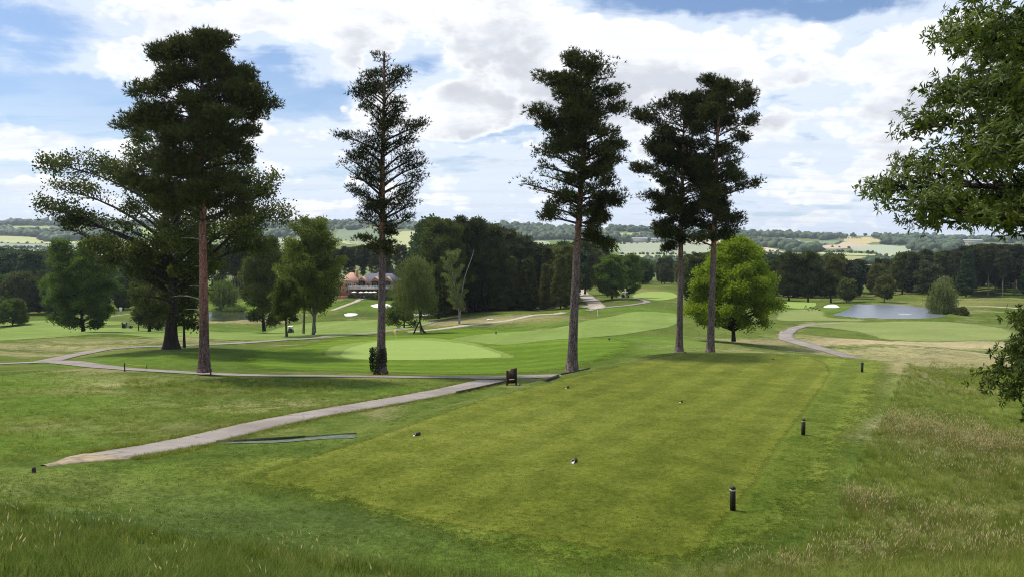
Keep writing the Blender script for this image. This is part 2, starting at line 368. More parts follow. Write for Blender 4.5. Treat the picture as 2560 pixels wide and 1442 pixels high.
M_apron = grassmat('apron_turf', edge=1.3, cols=((.050, .083, .008), (.106, .142, .018), (.182, .210, .042)), stripes=[(AX, 1.1, .50)], contrast=1.25, dry=(.18, .17, .06), drys=(.60, .82))
M_fair = grassmat('fairway_turf', contrast=1.2, edge=0.8, cols=GREEN['fair'], stripes=[(8, 5.0, .14)], dry=(.26, .25, .10), drys=(.60, .80))
M_fairr = grassmat('fairway_turf_pale', edge=2, cols=((.15, .19, .05), (.205, .245, .075), (.26, .29, .10)), stripes=[(70, 7.0, .12)], dry=(.29, .27, .13), drys=(.58, .80))
M_green = grassmat('green_turf', edge=0.5, cols=GREEN['green'], big=22, contrast=.55, stripes=[(80, 2.2, .06)])
M_fringe = grassmat('fringe_turf', edge=0.9, cols=((.14, .20, .035), (.185, .25, .05), (.23, .30, .07)), big=10, contrast=.8)
M_surr = grassmat('surround_turf', edge=3.5, cols=((.055, .105, .008), (.100, .165, .014), (.155, .215, .028)), stripes=[(88, 2.6, .42)], contrast=1.0)
M_straw = grassmat('straw_grass', edge=1, cols=((.22, .19, .08), (.32, .27, .13), (.42, .36, .19)), big=20)
def pathmat():
    m, g = newmat('worn_tarmac'); p = g.n('ShaderNodeNewGeometry').outputs['Position']
    n = g.noise(p, .5, 5, .6); f = g.noise(p, 45, 3, .7); k = g.noise(p, 4, 5, .65)
    c = g.mix(g.sm(n, .35, .65), (.27, .232, .20), (.36, .315, .278)); c = g.mix(g.sm(f, .25, .75), g.mix(1., c, (.70, .70, .70), 'MULTIPLY'), c); cr = g.n('ShaderNodeTexVoronoi', {'Vector': g.vm('ADD', p, g.vm('MULTIPLY', g.n('ShaderNodeTexNoise', {'Vector': p, 'Scale': 1.5}).outputs[1], (.8, .8, 0))), 'Scale': .55}, feature='DISTANCE_TO_EDGE').outputs[0]; c = g.mix(g.sm(cr, 0, .025, .55, 0), c, (.10, .09, .08))
    c = g.mix(g.sm(k, .62, .75), c, (.20, .17, .13)); ed = g.n('ShaderNodeAttribute', attribute_name='edge'); ed.attribute_type = 'GEOMETRY'; al = g.sm(g.m('ADD', ed.outputs['Fac'], g.m('MULTIPLY', g.m('SUBTRACT', g.noise(p, 7, 4, .7), .5), .34)), .02, .09); c = g.mix(g.sm(g.m('ADD', ed.outputs['Fac'], g.m('MULTIPLY', g.m('SUBTRACT', k, .5), .9)), .0, .30, .6, 0), c, (.16, .14, .085))
    fin(g, c, .9, .1, f, .3, .01, extra={'Alpha': al}); return m
M_path = pathmat()
M_gravel = plain('pale_gravel', (.42, .36, .28), .95, .1, var=.3, scale=3)
M_sand = plain('bunker_sand', (.74, .72, .66), .95, .1, var=.07, scale=1.5)
M_timber = plain('dark_timber', (.055, .045, .038), .8, .2, var=.4, scale=9, bs=.4)
M_earth = plain('bare_earth', (.30, .24, .16), .95, .1, var=.35, scale=4)
# ------------------------------------------------------------------ ground, sheets, paths
def polar(y0, y1, n, U, cols, y_off=6.0):
    r = np.exp(np.linspace(log(y0+y_off), log(y1+y_off), n)); u = np.linspace(-U, U, cols)
    R, UU = np.meshgrid(r, u, indexing='ij'); Y = R-y_off; X = UU*R
    Z = H(X, Y); i = np.arange(n-1)[:, None]*cols; j = np.arange(cols-1)[None, :]
    q = np.stack([i+j, i+j+1, i+cols+j+1, i+cols+j], -1).reshape(-1, 4)
    return np.stack([X, Y, Z], -1).reshape(-1, 3), q
V, q = polar(-5.0, 470.0, 700, 1.0, 320); mb = MB(); mb.add(V, q); ground = mb.obj('ground', M_ground, smooth=True); tag(ground, kind='structure')
# what grows where on the rough ground: soft patches (centre pixel, half sizes in metres, colour)
def paint(obj, patches):
    V = np.empty(len(obj.data.vertices)*3); obj.data.vertices.foreach_get('co', V); V = V.reshape(-1, 3)
    C = np.zeros((len(V), 4)); C[:, :3] = .1
    for px, py, a, b, col, s in patches:
        x, y = hit(px, py); w = s*np.exp(-(((V[:, 0]-x)/a)**2+((V[:, 1]-y)/b)**2)**1.5)
        k = w > 0.02; m = w/(C[:, 3]+w+1e-6); m = np.where(k, m, 0)[:, None]
        C[:, :3] = C[:, :3]*(1-m)+np.array(col)*m; C[:, 3] = np.maximum(C[:, 3], np.where(k, w, 0))
    at_ = obj.data.color_attributes.new('cover', 'FLOAT_COLOR', 'POINT'); at_.data.foreach_set('color', C.ravel())
STRAW = (.34, .30, .15); TAN = (.36, .285, .165); PINK = (.30, .27, .15); FRESH = (.10, .16, .02); OLIVE = (.16, .165, .05); DRY = (.25, .225, .10); DEEP = (.075, .115, .022)
LITTER = (.13, .095, .05)
paint(ground, [(507, 944, 1.5, 1.6, LITTER, .8), (950, 937, 1.3, 1.5, LITTER, .8), (1430, 929, 1.2, 1.4, LITTER, .8), (423, 873, 2.6, 2.4, LITTER, .85), (1836, 869, 3.2, 2.6, LITTER, .7), (783, 843, 3.0, 2.0, LITTER, .7), (757, 843, 1.6, 1.6, LITTER, .6), (1040, 815, 3, 2.2, LITTER, .6), (1146, 801, 3, 2.2, LITTER, .6), (207, 833, 4, 3, LITTER, .6), (2180, 850, 17, 8, TAN, .95), (2420, 858, 24, 9, STRAW, .9), (2350, 880, 26, 7, STRAW, .7), (2060, 880, 12, 6, DRY, .7), (1900, 855, 10, 8, DRY, .8), (2010, 840, 8, 8, OLIVE, .6), (1890, 880, 14, 5, STRAW, .5),
 (2440, 900, 18, 8, DRY, .9), (2300, 930, 7, 5, DRY, .7), (150, 870, 14, 7, DRY, .6), (60, 885, 12, 5, DRY, .6), (330, 850, 20, 8, DRY, .6), (160, 850, 20, 10, OLIVE, .8), (420, 845, 14, 10, STRAW, .6), (500, 850, 12, 8, DRY, .5),
 (300, 960, 2.6, 1.6, TAN, .75), (330, 945, 5, 3, DRY, .7), (560, 975, 6, 3, OLIVE, .6), (120, 1010, 6, 4, FRESH, .9), (60, 1100, 4, 4, FRESH, .8), (100, 950, 12, 5, FRESH, .9), (700, 1010, 7, 3.5, DRY, .45), (450, 1070, 6, 2.5, OLIVE, .7), (830, 965, 7, 4, FRESH, .5), (960, 975, 7, 4, FRESH, .6),
 (1220, 800, 22, 12, DRY, .85), (1060, 808, 18, 10, DRY, .8), (1330, 815, 16, 8, FRESH, .7), (1380, 800, 10, 5, OLIVE, .8), (600, 800, 20, 10, DRY, .8), (560, 820, 20, 8, FRESH, .8), (1250, 775, 40, 10, (.14, .12, .06), .8),
 (880, 765, 14, 10, FRESH, .9), (960, 760, 16, 10, FRESH, .9), (1010, 775, 14, 12, FRESH, .9), (680, 780, 16, 10, FRESH, .9), (640, 760, 22, 12, FRESH, .9), (900, 785, 10, 5, (.08, .10, .03), .9), (1560, 770, 16, 10, FRESH, .9), (1480, 720, 10, 14, OLIVE, .9), (1600, 725, 20, 16, OLIVE, .8), (1640, 780, 14, 20, FRESH, .8), (1600, 850, 14, 12, FRESH, .95),
 (1400, 880, 16, 12, FRESH, .9), (700, 885, 16, 9, FRESH, .9), (420, 900, 12, 8, FRESH, .9), (2230, 735, 24, 14, OLIVE, .9), (2400, 760, 30, 16, OLIVE, .9), (2050, 775, 20, 12, FRESH, .8), (2460, 745, 20, 10, STRAW, .5), (2060, 745, 30, 14, OLIVE, .7),
 (200, 1215, 4, 2.2, OLIVE, .6), (330, 1230, 3, 1.4, OLIVE, .5), (700, 1180, 3.0, 1.8, (.17, .18, .03), .8), (500, 1210, 6, 2.5, FRESH, .8), (800, 1290, 5, 2, (.085, .125, .03), .8), (500, 1330, 4, 1.8, (.085, .12, .035), .8), (150, 1380, 4, 2, DEEP, .9), (600, 1400, 3, 1.6, DEEP, .8), (1100, 1360, 5, 1.4, (.09, .135, .02), .8), (1500, 1425, 5, 1.2, (.10, .15, .02), .8),
 (2350, 1080, 4, 3.2, PINK, .5), (2480, 1130, 4, 2.6, PINK, .5), (2280, 970, 4, 4, OLIVE, .8), (2420, 1010, 4, 4, FRESH, .8), (2450, 1230, 3, 2.4, OLIVE, .8), (2260, 1200, 3, 2.6, FRESH, .7), (2350, 1310, 2.2, 1.0, PINK, .4), (2150, 1270, 1.0, .9, DRY, .5), (2220, 1370, 2.2, .9, PINK, .4), (1950, 1430, 2.2, .7, DRY, .5), (2500, 1400, 1.6, 1.2, OLIVE, .8)])
V, q = polar(468.0, 5200.0, 210, .86, 340); mb = MB(); mb.add(V, q); hills = mb.obj('hills', M_hill, smooth=True); tag(hills, kind='structure')

def sheet(name, P, mat, off=.012, wob=0.0, closed_n=5, smooth=True, seed=1, dens=1.0, kind='structure', zfun=None):
    """a sheet with this ground outline, draped on the terrain"""
    P = crom(P, closed_n, True) if closed_n > 1 else np.asarray(P, float)
    c = P.mean(0); R0 = c[1]
    if wob:
        rr = np.random.RandomState(seed); n = len(P); ph = rr.uniform(0, 6.28, 6); t = np.arange(n)/n*2*pi
        w = sum(np.sin(t*k*3+ph[k])/(k+1) for k in range(6)); d = P-c; P = P+d/np.linalg.norm(d, axis=1)[:, None]*w[:, None]*wob
    y0, y1 = P[:, 1].min(), P[:, 1].max(); step = .011/dens
    rs = np.exp(np.arange(log(y0+6), log(y1+6), step)); us = np.arange(-1.2, 1.2, step)
    umin = (P[:, 0]/(P[:, 1]+6)).min(); umax = (P[:, 0]/(P[:, 1]+6)).max(); us = us[(us > umin) & (us < umax)]
    RR, UU = np.meshgrid(rs, us, indexing='ij'); X = (UU*RR).ravel(); Y = (RR-6).ravel()
    cell = step*(Y+6); k = polydist(X, Y, P) < -.45*cell; X = X[k]; Y = Y[k]
    pts = [Vector(p) for p in P]+[Vector((a, b)) for a, b in zip(X, Y)]; n = len(P)
    r = delaunay_2d_cdt(pts, [], [list(range(n))], 1, 1e-5)
    vs = np.array([(v[0], v[1]) for v in r[0]]); fs = [f for f in r[2]]
    z = H(vs[:, 0], vs[:, 1]) if zfun is None else zfun(vs[:, 0], vs[:, 1])
    d = np.maximum(vs[:, 1], 1); z = z+off*.6+.00025*d
    mb = MB(); mb.add(np.column_stack([vs, z]), np.array(fs)); o = mb.obj(name, mat, smooth=smooth)
    ed = o.data.attributes.new('edge', 'FLOAT', 'POINT'); ed.data.foreach_set('value', np.maximum(-polydist(vs[:, 0], vs[:, 1], P), 0))
    return tag(o, kind=kind)
def ribbon(name, PX, widths, mat, n=10, off=.03, world=False, label=None, drop=.12, dmin=4.0):
    off *= .5; P = np.array(PX if world else [hit(*p, dmin=dmin) for p in PX]); C = crom(P, n); t = np.linspace(0, 1, len(C)); w = np.interp(t, np.linspace(0, 1, len(widths)), widths)
    T = np.gradient(C, axis=0); T /= np.linalg.norm(T, axis=1)[:, None]; N = np.column_stack([-T[:, 1], T[:, 0]])
    rr = np.random.RandomState(5); jl = np.convolve(rr.randn(len(C)), [.3, .4, .3], 'same')*.05; jr = np.convolve(rr.randn(len(C)), [.3, .4, .3], 'same')*.05
    rows = []
    for k, (s, dz) in enumerate(((-1, -drop), (-1, 0), (-.5, .015), (0, .02), (.5, .015), (1, 0), (1, -drop))):
        e = (w/2+(jl if s < 0 else jr)*(abs(s) == 1))*s+(.03*np.sign(s) if dz == -drop else 0)
        q = C+N*e[:, None]; rows.append(np.column_stack([q, H(q[:, 0], q[:, 1])+off+.0003*q[:, 1]+dz]))
    V = np.stack(rows, 1); m = len(rows); i = np.arange(len(C)-1)[:, None]*m; j = np.arange(m-1)[None, :]
    q = np.stack([i+j, i+j+1, i+m+j+1, i+m+j], -1).reshape(-1, 4); mb = MB(); mb.add(V.reshape(-1, 3), q[:, ::-1]); o = mb.obj(name, mat, smooth=True); ev = np.tile(np.array([-.3, 0, .25, .5, .25, 0, -.3]), len(C))*np.repeat(w, m); ed = o.data.attributes.new('edge', 'FLOAT', 'POINT'); ed.data.foreach_set('value', ev)
    return tag(o, kind='structure')
def hp(L, **k): return [hit(a, b, **k) for a, b in L]

# tee, its apron, the greens and fairways
APR = [tee_pt(*p) for p in ((1380, 1428), (1000, 1330), (760, 1262), (560, 1215), (760, 1140), (1100, 1030), (1380, 950), (1530, 914), (1640, 889), (1710, 882), (1900, 884), (2120, 895), (2235, 909), (2225, 980), (2180, 1070), (2130, 1160), (2085, 1270), (1990, 1350), (1800, 1420), (1600, 1440))]
sheet('apron', APR, M_apron, .005, wob=.12, closed_n=6)
TEE = [tee_pt(*p) for p in ((1700, 1400), (1300, 1345), (1010, 1290), (820, 1240), (650, 1192), (780, 1140), (1000, 1068), (1200, 1000), (1390, 952), (1540, 915), (1650, 891), (1715, 884), (1850, 885), (1990, 892), (2050, 900), (2080, 925), (2040, 1000), (1960, 1100), (1880, 1230), (1780, 1350))]
sheet('tee', TEE, M_tee, .013, wob=.05, closed_n=5)
sheet('green_surround', hp([(560, 905), (600, 880), (760, 858), (900, 840), (1060, 828), (1240, 820), (1400, 830), (1590, 850), (1600, 880), (1470, 918), (1280, 936), (1000, 934), (800, 928), (620, 922)]), M_surr, .02, closed_n=5)
sheet('green_fringe', hp([(800, 880), (840, 862), (940, 850), (1060, 844), (1150, 850), (1230, 866), (1300, 892), (1200, 898), (1000, 902), (880, 900), (815, 893)]), M_fringe, .035)
sheet('putting_green', hp([(845, 883), (880, 865), (950, 853), (1060, 850), (1150, 857), (1215, 870), (1262, 891), (1160, 897), (1000, 901), (900, 899), (850, 893)]), M_green, .05)
sheet('fairway', hp([(1110, 850), (1200, 835), (1330, 826), (1420, 812), (1500, 795), (1560, 783), (1640, 779), (1695, 786), (1700, 806), (1660, 822), (1580, 834), (1500, 842), (1380, 850), (1300, 860), (1240, 862), (1180, 856)]), M_fair, .035)
sheet('far_green', hp([(1580, 742), (1600, 732), (1650, 729), (1690, 735), (1690, 745), (1630, 750)]), M_green, .03)
sheet('left_fairway', hp([(-60, 830), (0, 822), (200, 815), (420, 826), (560, 830), (700, 818), (840, 802), (1000, 795), (1070, 800), (1060, 815), (960, 832), (860, 842), (700, 850), (560, 850), (470, 842), (300, 836), (100, 846), (-60, 850)]), M_fair, .03)
sheet('upper_left_fairway', hp([(-60, 806), (120, 800), (300, 803), (300, 811), (120, 812), (-60, 816)]), M_fair, .03)
sheet('right_fairway', hp([(1990, 808), (2100, 804), (2250, 803), (2400, 806), (2520, 820), (2560, 840), (2500, 852), (2350, 855), (2200, 848), (2160, 838), (2080, 822), (2000, 816)]), M_fairr, .03)
sheet('pond_green', hp([(1950, 765), (1960, 757), (2000, 753), (2040, 757), (2035, 768), (1990, 771)]), M_green, .03)
sheet('pond_lawn', hp([(1930, 790), (1960, 775), (2040, 772), (2070, 780), (2080, 793), (2180, 801), (2020, 803), (1940, 800)]), M_fairr, .02)

# bunkers
for L in ([(1058+1000, 768), (2066, 763), (2084, 761), (2098, 765), (2096, 769), (2078, 770)], [(926, 765), (938, 760), (958, 759), (978, 762), (976, 769), (950, 771)], [(770, 765), (800, 763), (822, 764), (800, 769), (780, 769)],
          [(862, 786), (874, 783), (890, 784), (886, 789), (868, 790)], [(1020, 788), (1050, 785), (1078, 786), (1076, 789), (1030, 790)], [(1560, 727), (1575, 724), (1586, 725), (1580, 728), (1566, 729)]):
    tag(sheet('sand_bunker', hp(L), M_sand, .05, wob=.3, closed_n=4, seed=len(L)), kind='structure')

# cart paths
PATH1 = [(275, 1139), (350, 1127), (470, 1105), (620, 1070), (760, 1040), (900, 1016), (1050, 990), (1160, 968), (1235, 951)]; PATH1W = [1.8, 1.9, 1.9, 1.8, 1.8, 2.0, 2.5]
ribbon('cart_path', PATH1, PATH1W, M_path, n=12)
ribbon('cart_path', [(-120, 915), (0, 909), (130, 904), (260, 917), (400, 927), (600, 937), (800, 940), (1000, 942), (1150, 943), (1240, 943), (1330, 941), (1400, 938)], [3.2, 3.0, 2.6, 1.9, 1.9, 1.8, 1.8, 2.0, 2.6, 3.0, 2.2], M_path, n=10, off=.036)
ribbon('cart_path', [(100, 907), (160, 893), (240, 877), (330, 868), (440, 864), (560, 859), (700, 850), (800, 843), (900, 834), (1000, 822), (1090, 803), (1140, 793)], [2.8, 2.4, 2.2, 2.1, 2.0, 2.0], M_path, n=8, off=.042)
ribbon('cart_path', [(1015, 830), (1100, 822), (1200, 809), (1300, 795), (1410, 781)], [1.6, 2.2, 2.2, 2.0], M_gravel, n=8, off=.05)
ribbon('cart_path', [(1470, 777), (1495, 771), (1530, 767), (1580, 762), (1618, 755), (1600, 748), (1560, 744), (1545, 742)], [2.0, 2.0, 2.2, 2.0], M_path, n=8, off=.04)
ribbon('gravel_track', [(1440, 765), (1470, 766), (1494, 770), (1488, 760), (1470, 745), (1456, 733), (1450, 722)], [2.0, 2.6, 4.0, 4.5, 4.2, 3.2], M_gravel, n=8, off=.05)
ribbon('cart_path', [(2150, 899), (2095, 884), (2040, 868), (1985, 852), (1965, 841), (1975, 828), (2000, 817), (2040, 811), (2100, 808)], [2.6, 2.5, 2.4, 2.4, 2.2, 1.8], M_path, n=10, off=.04, dmin=64)
ribbon('cart_path', [(830, 776), (860, 765), (890, 754), (905, 748), (950, 742), (990, 741)], [1.8, 1.8, 2.0, 1.8], M_gravel, n=6, off=.05)
ribbon('cart_path', [(780, 738), (820, 740), (870, 743), (905, 747)], [1.6, 1.6], M_gravel, n=6, off=.055)
ribbon('cart_path', [(240, 793), (290, 789), (340, 782)], [1.5, 1.5], M_gravel, n=6, off=.055)
ribbon('cart_path', [(2380, 769), (2440, 766), (2560, 772)], [1.5, 1.5], M_gravel, n=6, off=.055)
ribbon('worn_verge', [(110, 1164), (160, 1156), (215, 1147), (275, 1138), (330, 1129)], [.2, .6, 1.4, 2.0, 1.3], M_earth, n=6, off=.02)
sheet('ground_patch', hp([(1165, 958), (1195, 952), (1212, 958), (1195, 966), (1172, 968)]), M_earth, .015, wob=.1)

# water
def watermat(name, col, calm=False):
    m, g = newmat(name); p = g.n('ShaderNodeNewGeometry').outputs['Position']
    n = g.noise(g.vm('MULTIPLY', p, (.5, 1.0, 1.0)), 1.6, 3, .55); n2 = g.noise(p, .12, 2, .5)
    h = g.m('MULTIPLY', n, g.sm(n2, .35, .65, .25, 1.0))
    fin(g, col, .10 if calm else .28, 1.0, h, .40, .30); return m
for P, lev, c in ((P_RIGHT, -20.2, (.16, .18, .20)), (P_LEFT, -24.5, (.045, .055, .03))):  # right pond: base colour raised to stand in for bright sky reflection
    cc = np.mean(P, axis=0); P2 = [tuple(cc+(np.array(p)-cc)*1.10) for p in P]
    o = sheet('water', P2, watermat('pond_water', c, lev < -22), 0.0, dens=.5, zfun=lambda x, y, l=lev: np.full(len(x), l)-.00035*np.maximum(y, 1))
    tag(o, kind='structure')

# distant fields on the hills (outline in the picture, pale crop colour, lightened to read as sunlit)
M_f = {}
def fieldmat(col):
    if col not in M_f:
        c = np.array(col); M_f[col] = grassmat('crop', (tuple(c*.86), tuple(c), tuple(np.minimum(c*1.12, 1))), big=160, contrast=1.0, bs=.1)
    return M_f[col]
LIME = (.30, .38, .13); YG = (.42, .43, .20); PALE = (.36, .40, .27); BLUEG = (.29, .34, .24); TANF = (.55, .48, .32); ROSE = (.50, .40, .28); OCH = (.50, .42, .20); GG = (.20, .25, .14); OLV = (.34, .34, .15); GREY = (.33, .36, .24)
FIELDS = [([(-60, 569), (130, 568), (300, 569), (480, 573), (480, 584), (260, 584), (130, 580), (-60, 578)], LIME), ([(-60, 592), (60, 593), (100, 598), (180, 605), (300, 604), (300, 609), (0, 608), (-60, 607)], YG),
 ([(-60, 608), (0, 609), (300, 610), (330, 618), (200, 629), (90, 624), (-60, 618)], BLUEG), ([(20, 626), (110, 629), (100, 640), (30, 634)], TANF), ([(115, 629), (200, 631), (300, 634), (300, 648), (180, 644), (110, 637)], YG),
 ([(300, 612), (340, 613), (440, 606), (520, 606), (520, 616), (400, 622), (330, 622)], YG), ([(320, 624), (440, 620), (480, 626), (470, 640), (350, 636)], LIME), ([(340, 638), (460, 643), (460, 655), (350, 650)], YG),
 ([(600, 599), (700, 598), (760, 600), (760, 607), (620, 608)], PALE), ([(846, 576), (880, 570), (915, 568), (960, 574), (985, 582), (975, 606), (850, 602)], GG), ([(860, 603), (960, 606), (960, 614), (870, 612)], YG), ([(985, 588), (1060, 585), (1060, 614), (980, 614)], YG),
 ([(1325, 606), (1372, 606), (1380, 618), (1335, 616)], PALE), ([(1420, 581), (1480, 580), (1480, 588), (1420, 588)], LIME), ([(1540, 584), (1600, 583), (1640, 586), (1640, 590), (1545, 590)], LIME), ([(1550, 593), (1650, 592), (1660, 597), (1560, 599)], PALE),
 ([(1545, 611), (1600, 608), (1700, 609), (1790, 613), (1850, 622), (1820, 636), (1700, 638), (1560, 636)], GREY), ([(1560, 637), (1700, 639), (1700, 644), (1570, 643)], YG), ([(1640, 646), (1700, 645), (1760, 648), (1760, 656), (1650, 655)], PALE),
 ([(1700, 597), (1790, 600), (1870, 610), (1940, 624), (1960, 632), (1870, 626), (1790, 613), (1700, 606)], TANF), ([(1865, 627), (1960, 633), (2050, 638), (2040, 643), (1900, 642), (1850, 636)], GREY), ([(1850, 637), (1930, 643), (2055, 645), (2050, 654), (1900, 650)], PALE),
 ([(1885, 597), (1990, 599), (2010, 605), (1990, 611), (1900, 606)], GREY), ([(2012, 604), (2090, 603), (2105, 605), (2040, 617), (1995, 612)], GG), ([(2045, 617), (2110, 606), (2150, 610), (2180, 615), (2120, 622), (2060, 623)], ROSE), ([(2125, 621), (2185, 613), (2250, 617), (2275, 622), (2270, 633), (2190, 635), (2180, 629)], PALE),
 ([(2090, 594), (2140, 594), (2130, 597), (2095, 598)], TANF), ([(2110, 599), (2150, 596), (2185, 597), (2205, 603), (2180, 608), (2130, 605)], OCH), ([(2055, 632), (2170, 636), (2190, 640), (2060, 637)], YG), ([(2055, 640), (2230, 644), (2240, 650), (2100, 652), (2050, 650)], OLV), ([(2200, 638), (2330, 636), (2330, 642), (2230, 642)], YG),
 ([(2330, 606), (2420, 604), (2420, 612), (2350, 615)], TANF), ([(2400, 618), (2560, 616), (2560, 630), (2400, 632)], PALE)]
for i, (L, c) in enumerate(FIELDS):
    o = sheet('field', hp(L, dmin=700), fieldmat(c), .6, closed_n=3, dens=1.6)
# ------------------------------------------------------------------ trees
def leafmat(name, dark, light, tr=.30, scale=1.6, rough=.55, tw=(1.4, 1.5, .6)):
    m, g = newmat(name); tc = g.n('ShaderNodeTexCoord').outputs['Object']; oi = g.n('ShaderNodeObjectInfo').outputs['Random']
    n = g.noise(tc, scale, 3, .6); n2 = g.noise(tc, scale*9, 2, .6)
    v = g.m('ADD', g.m('MULTIPLY', n, .7), g.m('ADD', g.m('MULTIPLY', n2, .5), g.m('MULTIPLY', g.m('SUBTRACT', oi, .5), .16)))
    c = g.mix(g.sm(v, .42, .78), dark, light)
    fin(g, c, rough, .12, trans=g.mix(1.0, c, tw, 'MULTIPLY'), tw=tr); return m
def barkmat(name, low, high=None, z0=4.0, z1=9.0, rough=.9):
    m, g = newmat(name); tc = g.n('ShaderNodeTexCoord').outputs['Object']; sp = g.n('ShaderNodeSeparateXYZ', {0: tc})
    st = g.vm('MULTIPLY', tc, (1, 1, .22)); n = g.noise(st, 5, 5, .65, .5); pl = g.n('ShaderNodeTexVoronoi', {'Vector': g.vm('ADD', g.vm('MULTIPLY', tc, (1, 1, .35)), g.vm('MULTIPLY', g.n('ShaderNodeTexNoise', {'Vector': tc, 'Scale': 3.0}).outputs[1], (.25, .25, .25))), 'Scale': 9.0}, feature='DISTANCE_TO_EDGE').outputs[0]
    crack = g.sm(pl, 0, .12); c = g.mix(g.sm(n, .35, .65), tuple(v*.7 for v in low), tuple(v*1.25 for v in low))
    if high is not None:
        h = g.mix(g.sm(n, .35, .65), tuple(v*.75 for v in high), tuple(v*1.25 for v in high)); zz = g.m('ADD', sp.outputs[2], g.m('MULTIPLY', n, 3.0)); c = g.mix(g.sm(zz, z0+1.5, z1+1.5), c, h)
    c = g.mix(crack, g.mix(1.0, c, (.42, .4, .4), 'MULTIPLY'), c)
    fin(g, c, rough, .15, g.m('ADD', g.m('MULTIPLY', crack, .7), n), .9, .06); return m
ML = dict(
 pine=leafmat('pine_needles', (.018, .024, .007), (.085, .095, .026), .16, .7),
 oak=leafmat('oak_leaves', (.038, .050, .011), (.135, .155, .035), .32, .6),
 ash=leafmat('ash_leaves', (.050, .070, .012), (.175, .205, .038), .35, .6),
 maple=leafmat('maple_leaves', (.035, .075, .014), (.140, .200, .040), .30, .6),
 bright=leafmat('horse_chestnut_leaves', (.080, .125, .012), (.225, .290, .028), .40, .5),
 fresh=leafmat('fresh_leaves', (.045, .075, .012), (.150, .200, .035), .32, .6),
 willow=leafmat('willow_leaves', (.080, .115, .025), (.240, .290, .085), .34, .8),
 birch=leafmat('birch_leaves', (.070, .085, .026), (.190, .215, .075), .30, .7),
 dark=leafmat('wood_leaves', (.028, .040, .012), (.110, .130, .035), .28, .35),
 teal=leafmat('cool_dark_leaves', (.022, .044, .024), (.075, .115, .052), .2, .35),
 olive=leafmat('olive_leaves', (.045, .056, .013), (.150, .160, .045), .25, .35),
 fpine=leafmat('plantation_needles', (.030, .038, .018), (.095, .105, .045), .15, .35),
 copper=leafmat('copper_leaves', (.025, .012, .010), (.080, .040, .030), .2, .5),
 chest=leafmat('sweet_chestnut_leaves', (.035, .060, .010), (.150, .185, .030), .30, 1.0, .40),
 ivy=leafmat('ivy_leaves', (.010, .022, .007), (.040, .062, .016), .1, 2.0),
 far=leafmat('far_wood_leaves', (.035, .060, .030), (.110, .150, .070), .1, .02))
MBK = dict(
 pine=barkmat('pine_bark', (.185, .140, .125), (.30, .150, .085), 7.5, 12.0),
 pineL=barkmat('pine_bark_red', (.175, .115, .10), (.30, .145, .105), 2.0, 7.0),
 grey=barkmat('grey_bark', (.085, .075, .060)), dark=barkmat('dark_bark', (.055, .045, .036)), pale=barkmat('pale_bark', (.22, .20, .17)), fp=barkmat('plantation_bark', (.36, .30, .25)),
 pbr=barkmat('pine_limb_bark', (.085, .060, .045)), birch=barkmat('birch_bark', (.46, .44, .40)), dead=barkmat('dead_wood', (.30, .27, .24)))

def bez(a, b, c, n):
    t = np.linspace(0, 1, n)[:, None]; return (1-t)**2*a+2*t*(1-t)*b+t*t*c
def leaf_quads(mb, C, D, L, Wd, rng, fold=.0, tips=None, mi=0):
    """one leaf-shaped quad per centre: C base points, D directions, L lengths"""
    n = len(C); D = D/(np.linalg.norm(D, axis=1)[:, None]+1e-9)
    R = rng.randn(n, 3); S_ = np.cross(D, R); S_ /= (np.linalg.norm(S_, axis=1)[:, None]+1e-9)
    L = np.broadcast_to(L, (n,))[:, None]; Wd = np.broadcast_to(Wd, (n,))[:, None]; N = np.cross(D, S_)
    a = C; b = C+D*L*.45+S_*Wd*.5+N*L*fold; c = C+D*L; d = C+D*L*.45-S_*Wd*.5+N*L*fold
    V = np.stack([a, b, c, d], 1).reshape(-1, 3); mb.add(V, np.arange(n*4).reshape(n, 4), mi)
def leaf_tris(mb, C, D, L, Wd, rng, mi=0):
    n = len(C); D = D/(np.linalg.norm(D, axis=1)[:, None]+1e-9); S_ = np.cross(D, rng.randn(n, 3)); S_ /= (np.linalg.norm(S_, axis=1)[:, None]+1e-9)
    L = np.broadcast_to(L, (n,))[:, None]; Wd = np.broadcast_to(Wd, (n,))[:, None]
    V = np.stack([C-S_*Wd*.5, C+S_*Wd*.5, C+D*L], 1).reshape(-1, 3); mb.add(V, np.arange(n*3).reshape(n, 3), mi)

